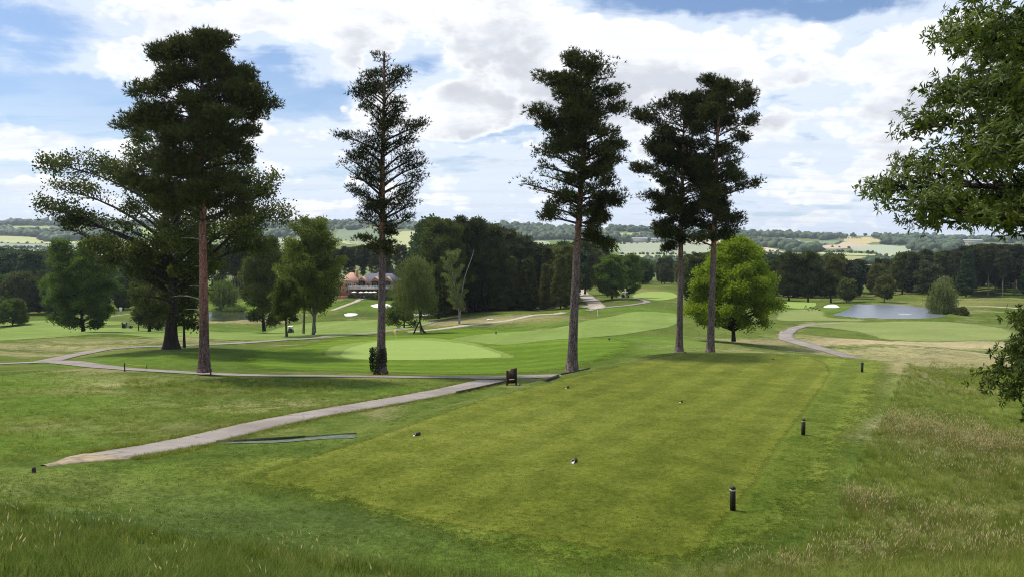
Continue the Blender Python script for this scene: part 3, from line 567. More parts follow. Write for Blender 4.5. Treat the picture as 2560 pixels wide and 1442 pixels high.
class Tree:
    """skeleton: trunk, limbs and twigs inside an uneven crown envelope; collects the points where foliage sits"""
    def __init__(s, seed, trunk, r0, env, taper=.25, flare=1.5, tk=8, flare_h=.8):
        s.rng = np.random.RandomState(seed); s.trunk = np.asarray(trunk, float); s.env = np.asarray(env, float)  # z, rl, rr
        s.T = crom(s.trunk, 6); z = s.T[:, 2]; h = z/z[-1]
        s.R = r0*(1-(1-taper)*h**1.1)*(1+(flare-1)*np.exp(-z/flare_h)); s.wood = MB(); s.wood.tube(s.T, s.R, tk); s.br = MB(); s.pts = []; s.dirs = []; s.wgt = []; s.vz = (-.15, .45)
    def tp(s, z):
        Z = s.T[:, 2]; return np.array([np.interp(z, Z, s.T[:, 0]), np.interp(z, Z, s.T[:, 1]), z])
    def tr(s, z): return float(np.interp(z, s.T[:, 2], s.R))
    def radius(s, z, az, depth=.85):
        rl = np.interp(z, s.env[:, 0], s.env[:, 1]); rr = np.interp(z, s.env[:, 0], s.env[:, 2]); rx = rr if cos(az) > 0 else rl; rd = max((rl+rr)/2*depth, .2); rx = max(rx, .15)
        return 1/sqrt((cos(az)/rx)**2+(sin(az)/rd)**2)
    def grow(s, nb, z0, z1, rise=.35, zmin=None, reach=(.75, 1.0), sub=6, subl=.34, rb=.045, droop=.0, arch=.15, bk=5, az0=0.0, zb=1.0, twigs=True, depth=.85, jit=.4, inner=.3):
        rng = s.rng; zmin = z0 if zmin is None else zmin
        for i in range(nb):
            f = ((i+rng.rand())/nb)**zb; zt = z0+(z1-z0)*f; az = az0+i*2.39996+rng.uniform(-jit, jit)
            R = s.radius(zt, az, depth)*rng.uniform(*reach)
            za = max(zt-rise*R*rng.uniform(.7, 1.3), zmin); za = min(za, s.T[-1, 2]-.1)
            A = s.tp(za); c = s.tp(min(zt, s.T[-1, 2])); c[2] = zt; tip = c+np.array([cos(az), sin(az), 0])*R
            mid = A*.45+tip*.55+np.array([0, 0, R*(arch+droop)])+rng.randn(3)*R*.06; tip = tip-np.array([0, 0, droop*R])
            n = 7; P = bez(A, mid, tip, n); r = min(rb*R**.75+.02, s.tr(za)*.6); s.br.tube(P, np.linspace(r, .018, n), bk, cap=False)
            s._sub(P, R, sub, subl, inner, twigs, r)
    def _sub(s, P, R, sub, subl, inner, twigs, r):
        rng = s.rng; n = len(P); T = P[-1]-P[0]; T = T/(np.linalg.norm(T)+1e-9); sideb = np.array([-T[1], T[0], 0]); sideb /= (np.linalg.norm(sideb)+1e-9)
        k = max(2, int(sub*max(R, .8)**.5))
        for j in range(k):
            t = inner+(1-inner)*(j+rng.rand())/k; i = min(int(t*(n-1)), n-2); q = P[i]+(P[i+1]-P[i])*(t*(n-1)-i)
            L = R*subl*(1.25-t)*rng.uniform(.6, 1.2)+.25; sg = 1 if j % 2 else -1
            d = T*rng.uniform(.3, .9)+sideb*sg*rng.uniform(.5, 1.1)+np.array([0, 0, rng.uniform(*s.vz)]); d /= np.linalg.norm(d)
            e = q+d*L; m = q+d*L*.5+np.array([0, 0, L*.1])
            if twigs: s.br.tube(np.array([q, m, e]), [max(r*.28, .018), max(r*.2, .014), .01], 3, cap=False)
            s.pts += [m, q+(e-q)*.8, e]; s.dirs += [d, d, d]; s.wgt += [.5, .8, 1.0]
        s.pts.append(P[-1]); s.dirs.append(T); s.wgt.append(1.0)
    def pts_dirs(s): return np.array(s.pts), np.array(s.dirs)

def needles(t, pad=.55, flat=.35, tufts=12, L=.24, w=.055, k=6, keep=1.0, up=.5, lift=.12):
    rng = t.rng; P, D = t.pts_dirs(); sel = rng.rand(len(P)) < keep; P, D = P[sel], D[sel]
    n = len(P); sz = rng.uniform(.65, 1.25, n); C = np.repeat(P, tufts, 0); U = rng.randn(n*tufts, 3); U /= np.linalg.norm(U, axis=1)[:, None]
    U *= (rng.rand(n*tufts, 1)**.45)*pad*np.repeat(sz, tufts)[:, None]*np.array([1, 1, flat]); U[:, 2] += lift
    C = C+U; out = U/(np.linalg.norm(U, axis=1)[:, None]+1e-9)*.6+np.repeat(D, tufts, 0)*.5+np.array([0, 0, up])
    C2 = np.repeat(C, k, 0); D2 = np.repeat(out, k, 0)+rng.randn(len(C2), 3)*.75
    mb = MB(); leaf_tris(mb, C2, D2, L*rng.uniform(.7, 1.25, len(C2)), w, rng); return mb
def leaves(t, pad=.8, flat=.75, n=40, L=.3, w=.2, keep=1.0, up=.25, droop=0.0, holes=.0):
    rng = t.rng; P, D = t.pts_dirs(); sel = rng.rand(len(P)) < keep; P, D = P[sel], D[sel]; m = len(P); sz = rng.uniform(.55, 1.3, m)
    U = rng.randn(m*n, 3); U /= np.linalg.norm(U, axis=1)[:, None]; U *= (rng.rand(m*n, 1)**.4)*pad*np.repeat(sz, n)[:, None]*np.array([1, 1, flat])
    C = np.repeat(P, n, 0)+U; out = U/(np.linalg.norm(U, axis=1)[:, None]+1e-9)+rng.randn(m*n, 3)*.8+np.array([0, 0, up-droop])
    mb = MB(); leaf_quads(mb, C, out, L*rng.uniform(.65, 1.3, m*n), w, rng, .08); return mb

def plant_tree(name, loc, t, fol, bark, leaf, label, cat='tree', group=None, bname='branches', rot=0.0, scale=1.0, bbark=None):
    e = empty(name, loc, rot, label, cat, group, scale); t.wood.obj('trunk', bark, e, smooth=True)
    if t.br.n: t.br.obj(bname, bbark or bark, e, smooth=True)['kind'] = 'stuff'
    fol.obj('crown', leaf, e)['kind'] = 'stuff'; return e
def base_at(px, py, d=None):
    if d is None: x, y = hit(px, py)
    else: x, y = at(px, d)
    return (x, y, H1(x, y)-.05)
def hero_env(px0, base, rows, trunkpx):
    """crown outline: rows (y, left x, right x) at the tree's distance -> heights and radii"""
    d = base[1]; out = []
    for y, xl, xr in rows:
        z = rz(y, d)-base[2]; xc = np.interp(-y, [-p[1] for p in trunkpx], [p[0] for p in trunkpx]); out.append((z, max((xc-xl)*d/F, .2), max((xr-xc)*d/F, .2)))
    return np.array(sorted(out))
def hero_trunk(base, trunkpx, wob=.0, seed=0):
    d = base[1]; rr = np.random.RandomState(seed); x0 = trunkpx[0][0]
    return np.array([((px-x0)*d/F, rr.uniform(-wob, wob), rz(py, d)-base[2] if i else -.25) for i, (px, py) in enumerate(trunkpx)])

# -- the five tall Scots pines
def scots(px, py, d, trunkpx, rows, r0, seed, nb, label, low=None, pads=None, sparse=1.0, bark='pine', rise=.12, sub=6, top=None, extra=None, zb=.9, depth=.62, wide=1.0):
    b = base_at(px, py, d); env = hero_env(px, b, rows, trunkpx)*np.array([1, wide, wide]); t = Tree(seed, hero_trunk(b, trunkpx, .12, seed), r0, env, .22, 1.75, 14, flare_h=.7)
    z0, z1 = env[0, 0], env[-1, 0]
    t.grow(int(nb*1.25), z0, z1*.985, rise=rise, reach=(.72, 1.10), sub=sub, subl=.38, rb=.040, arch=.10, zb=zb, depth=depth, jit=1.2)
    t.grow(int(nb*.2), z0+(z1-z0)*.25, z1*.985, rise=rise+.2, reach=(.25, .6), sub=sub-2, subl=.4, rb=.03, arch=.1, az0=1.2, depth=depth, jit=1.2)
    # foliage sits in uneven clumps: whole parts of the crown are thin, others thick
    P_ = np.array(t.pts); rw = np.random.RandomState(seed+1); q = sum(np.sin(P_ @ (rw.randn(3)*np.array([.9, .9, 1.6]))+rw.uniform(0, 6.28)) for _ in range(5))
    kp = (q > np.quantile(q, 1-sparse)) | (rw.rand(len(q)) < .05); t.pts = list(P_[kp]); t.dirs = list(np.array(t.dirs)[kp])
    fol = needles(t, **(pads or {}))
    e = plant_tree('scots_pine', b, t, fol, MBK[bark], ML['pine'], label, group='tall pines standing along the tee', bbark=MBK['pbr']); return e, b, t
PB = {}
e1, b1, t1 = scots(507, 943, 50, [(507, 943), (510, 860), (511, 700), (512, 480), (516, 300), (524, 150), (528, 100)],
  [(88, 478, 600), (110, 440, 618), (135, 398, 618), (165, 372, 615), (200, 392, 640), (235, 305, 655), (262, 340, 672), (285, 372, 700), (320, 305, 680), (350, 300, 668), (395, 330, 640), (440, 335, 640), (490, 340, 672), (530, 400, 690), (556, 430, 640)],
  .34, 11, 68, 'tall red-trunked pine with the broadest dark crown, in front of the spreading oak', bark='pineL', sparse=.68, pads=dict(pad=.68, flat=.75, tufts=17, L=.27, w=.06, k=6))
# dead snags on its lower trunk
for z_, az, L, cu in ((rz(752, 50)-b1[2], pi+.2, 2.1, .55), (rz(782, 50)-b1[2], pi-.3, 1.5, .35), (rz(720, 50)-b1[2], pi+.5, .9, .25), (rz(668, 50)-b1[2], pi, .6, .1), (rz(640, 50)-b1[2], pi-.4, .5, .2), (rz(800, 50)-b1[2], pi, .45, .15), (rz(600, 50)-b1[2], pi+.1, 1.4, .2), (rz(560, 50)-b1[2], -.4, 1.3, .1)):
    P = bez(np.array([t1.tp(z_)[0], 0, z_]), np.array([t1.tp(z_)[0]+cos(az)*L*.55, sin(az)*L*.55, z_+cu]), np.array([t1.tp(z_)[0]+cos(az)*L, sin(az)*L, z_+cu*.55]), 8); MB().tube(P, np.linspace(.055, .015, 8), 6).obj('dead_branch', MBK['dead'], e1, smooth=True)
e2, b2, t2 = scots(950, 935, 54, [(950, 935), (953, 800), (957, 640), (959, 540), (961, 400), (966, 250), (968, 150), (968, 130)],
  [(128, 950, 985), (160, 930, 998), (200, 912, 1028), (245, 884, 1032), (262, 868, 1060), (305, 878, 1056), (330, 850, 1055), (355, 832, 1050), (372, 862, 1052), (400, 842, 1060), (440, 860, 1060), (490, 868, 1062), (520, 885, 1055), (545, 900, 1048), (575, 925, 1000)],
  .32, 23, 46, 'slender open-crowned pine with ivy on its base, beside the pale green', bark='pine', pads=dict(pad=.60, flat=.65, tufts=8, L=.22, w=.045, k=5), sparse=.66, rise=.55, sub=7, zb=1.0, wide=1.08)
tb = Tree(24, t2.trunk, .2, [(rz(645, 54)-b2[2], .6, .3), (rz(610, 54)-b2[2], 2.0, .8), (rz(575, 54)-b2[2], 1.2, .9)]); tb.grow(7, tb.env[0, 0], tb.env[-1, 0], rise=.5, sub=4, depth=.5); tb.br.obj('lower_branches', MBK['pbr'], e2)['kind'] = 'stuff'; needles(tb, .6, .5, 12, .25, .055, 5).obj('lower_sprays', ML['pine'], e2)['kind'] = 'stuff'
rv = np.random.RandomState(9); k = 2600; zz = rv.rand(k)**.8*2.0; th = rv.rand(k)*2*pi; rr = .34+.28*rv.rand(k)*(1-.3*np.abs(zz-1.2)); mbv = MB()
leaf_quads(mbv, np.stack([np.cos(th)*rr-.18*(zz > .3), np.sin(th)*rr, zz], 1), np.stack([np.cos(th), np.sin(th), rv.randn(k)*.6], 1)+rv.randn(k, 3)*.4, .11, .09, rv); mbv.obj('ivy', ML['ivy'], e2)['kind'] = 'stuff'
e3, b3, t3 = scots(1430, 927, 52, [(1430, 927), (1436, 760), (1443, 600), (1452, 440), (1460, 300), (1466, 200), (1470, 150)],
  [(134, 1415, 1535), (150, 1410, 1540), (170, 1362, 1540), (205, 1362, 1540), (232, 1366, 1556), (262, 1350, 1572), (290, 1336, 1596), (312, 1340, 1604), (345, 1346, 1602), (372, 1360, 1575), (392, 1332, 1540), (425, 1323, 1532), (455, 1332, 1528), (490, 1342, 1535), (525, 1364, 1540), (560, 1375, 1500)],
  .35, 37, 56, 'tall pine with a ragged dark crown, next to the brown tee sign', bark='pine', pads=dict(pad=.64, flat=.75, tufts=13, L=.26, w=.055, k=6), rise=.25, sparse=.64, wide=1.12)
tb = Tree(38, t3.trunk, .2, [(rz(625, 52)-b3[2], .1, 2.9), (rz(580, 52)-b3[2], .1, 2.9), (rz(520, 52)-b3[2], .1, 2.6), (rz(490, 52)-b3[2], .1, 2.3)]); tb.grow(16, tb.env[0, 0], tb.env[-1, 0], rise=-.25, sub=5, depth=.7, reach=(.8, 1.0)); tb.br.obj('lower_branches', MBK['pbr'], e3)['kind'] = 'stuff'
tb2 = np.array(tb.pts); kk = tb2[:, 0] > t3.trunk[3, 0]+.5; tb.pts = list(tb2[kk]); tb.dirs = list(np.array(tb.dirs)[kk]); needles(tb, .6, .6, 20, .25, .06, 6, up=-.1).obj('lower_sprays', ML['pine'], e3)['kind'] = 'stuff'
e4, b4, t4 = scots(1699, 872, 68, [(1699, 880), (1699, 760), (1700, 600), (1701, 400), (1702, 300), (1702, 255)],
  [(236, 1685, 1735), (262, 1640, 1745), (285, 1615, 1748), (320, 1612, 1752), (345, 1640, 1740), (362, 1606, 1745), (395, 1600, 1745), (425, 1612, 1750), (455, 1618, 1760), (490, 1605, 1762), (515, 1590, 1755), (540, 1582, 1725), (562, 1584, 1710), (585, 1590, 1712), (605, 1650, 1704)],
  .31, 41, 52, 'left pine of the close pair behind the far end of the tee', bark='pine', pads=dict(pad=.74, flat=.75, tufts=16, L=.28, w=.065, k=6), rise=.3, sparse=.62, wide=1.2)
tb = Tree(42, t4.trunk, .2, [(rz(668, 68)-b4[2], 1.4, .1), (rz(600, 68)-b4[2], 1.9, .1), (rz(540, 68)-b4[2], 2.0, .2)]); tb.grow(12, tb.env[0, 0], tb.env[-1, 0], rise=-.3, sub=4, depth=.6); tb2 = np.array(tb.pts); kk = tb2[:, 0] < t4.trunk[2, 0]-.5
tb.br.obj('lower_branches', MBK['pbr'], e4)['kind'] = 'stuff'; tb.pts = list(tb2[kk]); tb.dirs = list(np.array(tb.dirs)[kk]); needles(tb, .6, .7, 26, .27, .07, 6, up=-.2).obj('lower_sprays', ML['pine'], e4)['kind'] = 'stuff'
e5, b5, t5 = scots(1778, 876, 66, [(1778, 885), (1779, 760), (1782, 600), (1784, 420), (1788, 300), (1800, 220), (1806, 205)],
  [(196, 1778, 1822), (215, 1738, 1860), (240, 1735, 1862), (265, 1745, 1868), (290, 1735, 1868), (315, 1725, 1890), (338, 1742, 1886), (365, 1750, 1868), (395, 1760, 1842), (425, 1755, 1850), (440, 1760, 1886), (462, 1758, 1884), (485, 1740, 1845), (510, 1750, 1812), (545, 1738, 1828), (575, 1720, 1826), (600, 1735, 1800), (622, 1740, 1770)],
  .33, 53, 50, 'right pine of the close pair, its trunk crossing in front of the bright green chestnut', bark='pine', pads=dict(pad=.70, flat=.75, tufts=16, L=.28, w=.065, k=6), rise=.3, sparse=.62, wide=1.2)

# -- big oak behind the first pine, wide and airy
bo = base_at(423, 872, 80); tpx = [(423, 872), (428, 820), (432, 740), (430, 650), (425, 560), (430, 470), (430, 380), (430, 340)]
env = hero_env(423, bo, [(335, 330, 470), (365, 250, 620), (390, 165, 690), (430, 130, 715), (470, 118, 722), (510, 112, 735), (550, 122, 745), (585, 135, 740), (620, 215, 690), (660, 300, 600), (710, 320, 560), (770, 330, 545), (815, 390, 500)], tpx)
to = Tree(61, hero_trunk(bo, tpx, .3, 6), .62, env, .12, 1.7, 14, flare_h=1.0); to.vz = (-.7, 1.0)
to.grow(30, env[3, 0], env[-1, 0], rise=.55, zmin=4.5, reach=(.70, 1.0), sub=8, subl=.34, rb=.055, arch=.16, depth=.7, inner=.58, jit=1.0)
to.grow(22, env[1, 0]+2, env[-1, 0]*.93, rise=.6, zmin=4.0, reach=(.3, .65), sub=7, subl=.45, rb=.05, arch=.1, depth=.7, az0=.8, inner=.5)
to.grow(16, env[2, 0], env[5, 0], rise=.15, zmin=3.5, reach=(.65, 1.0), sub=7, subl=.36, rb=.04, arch=.18, depth=.7, inner=.55, jit=1.0)
to.grow(10, env[0, 0], env[3, 0], rise=.2, zmin=2.5, reach=(.5, 1.0), sub=6, subl=.5, rb=.04, depth=.8)
P_ = np.array(to.pts); rw = np.random.RandomState(5); q = sum(np.sin(P_ @ (rw.randn(3)*.9)+rw.uniform(0, 6.28)) for _ in range(5)); kp = q > np.quantile(q, .26); to.pts = list(P_[kp]); to.dirs = list(np.array(to.dirs)[kp])
oak = plant_tree('oak_tree', bo, to, leaves(to, .90, .95, 24, .27, .20, keep=.80), MBK['dark'], ML['oak'], 'large airy spreading oak with a flared dark trunk, behind the broad red-trunked pine')

# -- middle-distance trees, each its own
def simple_env(h0, h1, r, shape='round', lean=0.0, k=7):
    z = np.linspace(0, 1, k)
    if shape == 'round': p = np.sin(np.pi*(z*.86+.09))**.6
    elif shape == 'cone': p = (1-z*.85)**.8*np.minimum(1, z*6+.55)
    elif shape == 'egg': p = np.sin(np.pi*(z*.8+.06)**.75)**.7
    elif shape == 'dome': p = np.sqrt(np.maximum(1-(z*.95)**2.4, .02))
    elif shape == 'oval': p = np.interp(z, [0, .12, .3, .55, .8, .93, 1], [.62, .88, .95, .84, .55, .32, .12])
    elif shape == 'flat': p = np.sin(np.pi*(z*.7+.2))**.8
    return np.column_stack([h0+(h1-h0)*z, r*p*(1-lean), r*p*(1+lean)])
def mid_tree(px, py, top, xl, xr, label, leaf='oak', bark='grey', shape='round', d=None, seed=1, crown=.22, nb=36, sub=6, pad=None, n=30, L=None, r0=None, rise=.45, name='broadleaf_tree', keep=1.0, flat=.75, group=None, zoff=0.0, droop=0.0, fn=None, env=None, trunks=None):
    nb = int(nb*.85); n = int(n*1.1); b = base_at(px, py, d); dd = b[1]; h = rz(top, dd)-b[2]; r = (xr-xl)/2*dd/F; lean = (xl+xr-2*px)/(xr-xl)
    E = simple_env(h*crown, h, r, shape, lean) if env is None else env(b)
    rr = np.random.RandomState(seed); tr = [(0, 0, -.2), (rr.uniform(-.02, .02)*h, 0, h*.3), (lean*r*.3, rr.uniform(-.03, .03)*h, h*.62), (lean*r*.4, 0, h*.95)]
    t = Tree(seed, tr, r0 or h*.018, E, .12, 1.5, 8); pad = pad or r*.15; t.vz = (-.4, .8)
    t.grow(nb, E[0, 0], E[-1, 0], rise=rise, zmin=h*crown*.6, reach=(.66, 1.05), jit=1.0, sub=sub, subl=.36, rb=.04, droop=droop, arch=.06)
    t.grow(nb//2, E[1, 0], E[-2, 0], rise=rise, zmin=h*crown*.7, reach=(.3, .65), sub=sub-1, subl=.42, rb=.035, az0=1.1)
    P_ = np.array(t.pts); rw = np.random.RandomState(seed+9); q = sum(np.sin(P_ @ (rw.randn(3)*4.5/max(r, 1))+rw.uniform(0, 6.28)) for _ in range(5)); kp = q > np.quantile(q, .17); t.pts = list(P_[kp]); t.dirs = list(np.array(t.dirs)[kp])
    L = L or max(.26, dd*.0016); fol = (fn or leaves)(t, pad, flat, n, L, L*.72, keep=keep)
    e = plant_tree(name, b, t, fol, MBK[bark], ML[leaf], label, group=group)
    return e, t, b
e_hc, t_hc, b_hc = mid_tree(1836, 868, 601, 1712, 1956, 'bright green full-crowned tree by itself to the right of the close pair of pines', 'bright', 'dark', 'oval', d=95, seed=71, crown=.20, nb=96, sub=8, n=34, pad=.85, L=.26, rise=.4, name='horse_chestnut_tree', flat=.8)
mid_tree(207, 832, 606, 104, 292, 'dense dark maple standing alone on the left of the oak', 'maple', 'dark', 'egg', d=150, seed=72, crown=.10, nb=60, sub=7, n=34, pad=1.1, L=.30, rise=.3, name='maple_tree')
mid_tree(30, 808, 750, -16, 70, 'small round light green tree at the left edge of the picture', 'fresh', 'grey', 'dome', d=205, seed=73, crown=.14, nb=34, n=26, pad=.8, L=.3, rise=.3, flat=.6)
mid_tree(716, 860, 695, 676, 762, 'small young tree with a thin trunk just left of the far golf cart', 'ash', 'grey', 'round', d=112, seed=74, crown=.30, nb=34, n=24, pad=.55, L=.24)
mid_tree(458, 862, 690, 405, 505, 'small thin tree between the oak trunk and the red-trunked pine', 'oak', 'dark', 'round', d=86, seed=75, crown=.34, nb=24, n=20, pad=.5, L=.24)
e_tw, t_tw, b_tw = mid_tree(786, 842, 548, 694, 868, 'tall leafy tree with two close grey trunks beside the cart path', 'ash', 'pale', 'egg', d=120, seed=76, crown=.25, nb=60, sub=7, n=26, pad=.95, L=.27, rise=.8, name='twin_trunk_tree', r0=.24, keep=.86)
tb = MB(); tb.tube(crom([(-.35, .3, -.2), (.1, .2, 4), (1.2, 0, 9), (1.6, 0, 14)], 6), np.linspace(.30, .08, 19), 8); tb.obj('trunk', MBK['pale'], e_tw, smooth=True)
mid_tree(757, 842, 600, 715, 800, 'single pale straight trunk rising into the leaves left of the twin-trunked tree', 'ash', 'pale', 'egg', d=121, seed=77, crown=.48, nb=20, n=24, pad=.8, L=.27, r0=.20)
mid_tree(660, 812, 590, 600, 725, 'broad dark tree behind the small young tree, in front of the pine wood', 'dark', 'dark', 'egg', d=165, seed=78, crown=.12, nb=46, n=34, pad=1.3, L=.34)
mid_tree(372, 832, 640, 330, 440, 'dull green ivy-hung tree behind the oak trunk', 'olive', 'dark', 'egg', d=150, seed=79, crown=.08, nb=40, n=34, pad=1.0, L=.32)
mid_tree(345, 828, 760, 325, 365, 'thin young tree, left of three in a row behind the near golf cart', 'oak', 'dark', 'round', d=184, seed=80, crown=.35, nb=12, n=16, pad=.6, L=.3)
mid_tree(370, 829, 755, 355, 390, 'thin young tree, middle of three in a row behind the near golf cart', 'oak', 'dark', 'round', d=186, seed=81, crown=.4, nb=12, n=16, pad=.6, L=.3)
mid_tree(396, 829, 765, 380, 412, 'thin young tree, right of three in a row behind the near golf cart', 'oak', 'pale', 'round', d=188, seed=82, crown=.3, nb=12, n=16, pad=.6, L=.3)
def weeping(t, pad, flat, n, L, w, keep=1.0):
    rng = t.rng; P, D = t.pts_dirs(); m = len(P); k = 9; a = np.repeat(P, n*k//4, 0)+0; q = len(a); strand = np.repeat(np.arange(m), n*k//4)
    off = rng.randn(m*4, 3)*np.array([pad, pad, pad*.4]); sidx = strand*4+rng.randint(0, 4, q); hang = rng.rand(q)*pad*3.4
    C = a+off[sidx]; C[:, 2] -= hang; C[:, :2] += rng.randn(q, 2)*.08; C[:, 2] = np.maximum(C[:, 2], .3)
    mb = MB(); leaf_quads(mb, C, np.array([0, 0, -1.0])+rng.randn(q, 3)*.35, L*rng.uniform(.7, 1.3, q), w*.6, rng); return mb
mid_tree(558, 772, 700, 522, 592, 'weeping willow with hanging light green branches by the left pond', 'willow', 'dark', 'dome', d=262, seed=83, crown=.45, nb=26, n=22, pad=1.0, L=.42, name='willow_tree', fn=weeping)
e_b, t_b, b_b = mid_tree(1052, 812, 640, 984, 1086, 'drooping grey-green birch on a leaning forked trunk', 'birch', 'pale', 'dome', d=132, seed=84, crown=.42, nb=34, n=22, pad=.75, L=.24, name='birch_tree', fn=weeping, r0=.14)
tb = MB(); tb.tube(crom([(-1.5, .3, -.5), (-.9, .2, 1.0), (.05, 0, 3.0), (.1, 0, 5)], 5), np.linspace(.16, .08, 16), 7); tb.tube(crom([(1.1, -.2, -.1), (.3, 0, .7), (-.2, 0, 2.4), (0, 0, 4.2)], 5), np.linspace(.24, .10, 16), 7); tb.obj('leaning_trunk', MBK['grey'], e_b, smooth=True)
mid_tree(1010, 800, 735, 965, 1050, 'low spreading bush-like tree with yellowish leaves under the birch', 'fresh', 'dark', 'dome', d=150, seed=85, crown=.12, nb=24, n=20, pad=.8, L=.26)
# dying birch with white stems
bd = base_at(1146, 800, 150); t = Tree(86, [(0, 0, -.2), (.1, 0, 3), (-.8, 0, 8), (-1.6, .2, 13.2)], .13, [(3.0, 1.8, 1.8), (7, 2.6, 2.8), (12, 2.2, 2.6), (15.5, 1.4, 3.2)], .2, 1.3, 7)
t.grow(30, 3.0, 15.2, rise=1.1, reach=(.5, 1), sub=5, subl=.4, rb=.03, arch=.0); fb = leaves(t, .5, .9, 18, .26, .18, keep=.62); P_ = np.array(t.pts)
e_d = plant_tree('birch_tree', bd, t, fb, MBK['birch'], ML['birch'], 'half-dead birch with white forked stems against the dark wood')
tb = MB(); tb.tube(crom([(.25, .1, -.2), (.5, 0, 4), (1.2, 0, 9), (2.6, 0, 13), (3.2, 0, 15)], 5), np.linspace(.12, .03, 21), 7); tb.obj('trunk', MBK['birch'], e_d, smooth=True)
for k_, a in enumerate([(1097, 785, 600, 1030, 1150, 'tall dark broadleaf with a slim bare trunk at the left end of the central wood', 'dark', 175),
          (1110, 786, 552, 1040, 1180, 'tallest rounded broadleaf crown of the central wood, on a thick dark trunk', 'oak', 180),
          (1165, 782, 548, 1105, 1235, 'tall dark broadleaf right behind the half-dead birch', 'dark', 188),
          (1215, 780, 562, 1160, 1280, 'dark dense tree of the central wood, right of the half-dead birch', 'dark', 190)]):
    mid_tree(a[0], a[1], a[2], a[3], a[4], a[5], a[6], 'dark', 'egg', d=a[7], seed=90+k_, crown=.16, nb=56, n=34, pad=1.35, L=.36, sub=7)
mid_tree(1530, 748, 642, 1488, 1568, 'round-headed green tree on the slope above the pale gravel track, left of two', 'maple', 'dark', 'round', d=222, seed=95, crown=.14, nb=44, n=30, pad=1.1, L=.38)
mid_tree(1568, 736, 640, 1540, 1612, 'round-headed green tree on the slope above the pale gravel track, right of two', 'maple', 'dark', 'round', d=240, seed=96, crown=.16, nb=44, n=30, pad=1.1, L=.38)
mid_tree(1462, 722, 600, 1430, 1505, 'tall grey-green tree behind the top of the gravel track', 'olive', 'grey', 'egg', d=265, seed=97, crown=.14, nb=40, n=30, pad=1.3, L=.42)
mid_tree(1742, 800, 640, 1700, 1800, 'dark green tree half hidden behind the right pine of the pair', 'dark', 'dark', 'egg', d=200, seed=98, crown=.12, nb=34, n=30, pad=1.2, L=.38)
mid_tree(2358, 790, 690, 2326, 2384, 'small drooping birch on the right bank of the pond', 'birch', 'birch', 'egg', d=205, seed=99, crown=.10, nb=34, n=20, pad=.8, L=.32, name='birch_tree', fn=weeping)
mid_tree(2320, 750, 655, 2285, 2352, 'dark pine standing alone in front of the wood behind the pond', 'fpine', 'grey', 'egg', d=262, seed=100, crown=.2, nb=34, n=30, pad=1.2, L=.42, name='pine_tree', flat=.45)
for k_, a in enumerate([(2115, 755, 700, 2095, 2140, 'slim light green birch on the left shore of the pond', 'birch', 240), (2210, 752, 690, 2185, 2240, 'leafy small tree on the far shore of the pond', 'olive', 250)]):
    mid_tree(a[0], a[1], a[2], a[3], a[4], a[5], a[6], 'pale', 'egg', d=a[7], seed=103+k_, crown=.2, nb=24, n=22, pad=.9, L=.38, name='birch_tree' if k_ == 0 else 'broadleaf_tree')
for k_, a in enumerate([(1972, 748, 635, 1940, 2010, 'left of three dark broadleaf trees behind the pond green', 'dark', 258), (2020, 750, 632, 1985, 2055, 'middle of three dark broadleaf trees behind the pond green', 'dark', 256), (2077, 750, 640, 2045, 2110, 'right of three dark broadleaf trees behind the pond green', 'olive', 258)]):
    mid_tree(a[0], a[1], a[2], a[3], a[4], a[5], a[6], 'dark', 'egg', d=a[7], seed=106+k_, crown=.22, nb=40, n=30, pad=1.25, L=.42)
mid_tree(2403, 790, 772, 2385, 2420, 'low round bush at the right end of the pond', 'olive', 'dark', 'dome', d=200, seed=110, crown=.02, nb=20, n=26, pad=.6, L=.3, name='bush', rise=.1)
mid_tree(1735, 748, 670, 1700, 1765, 'small pale tree in the dip beyond the fairway', 'fresh', 'pale', 'egg', d=300, seed=111, crown=.1, nb=24, n=24, pad=1.0, L=.42)

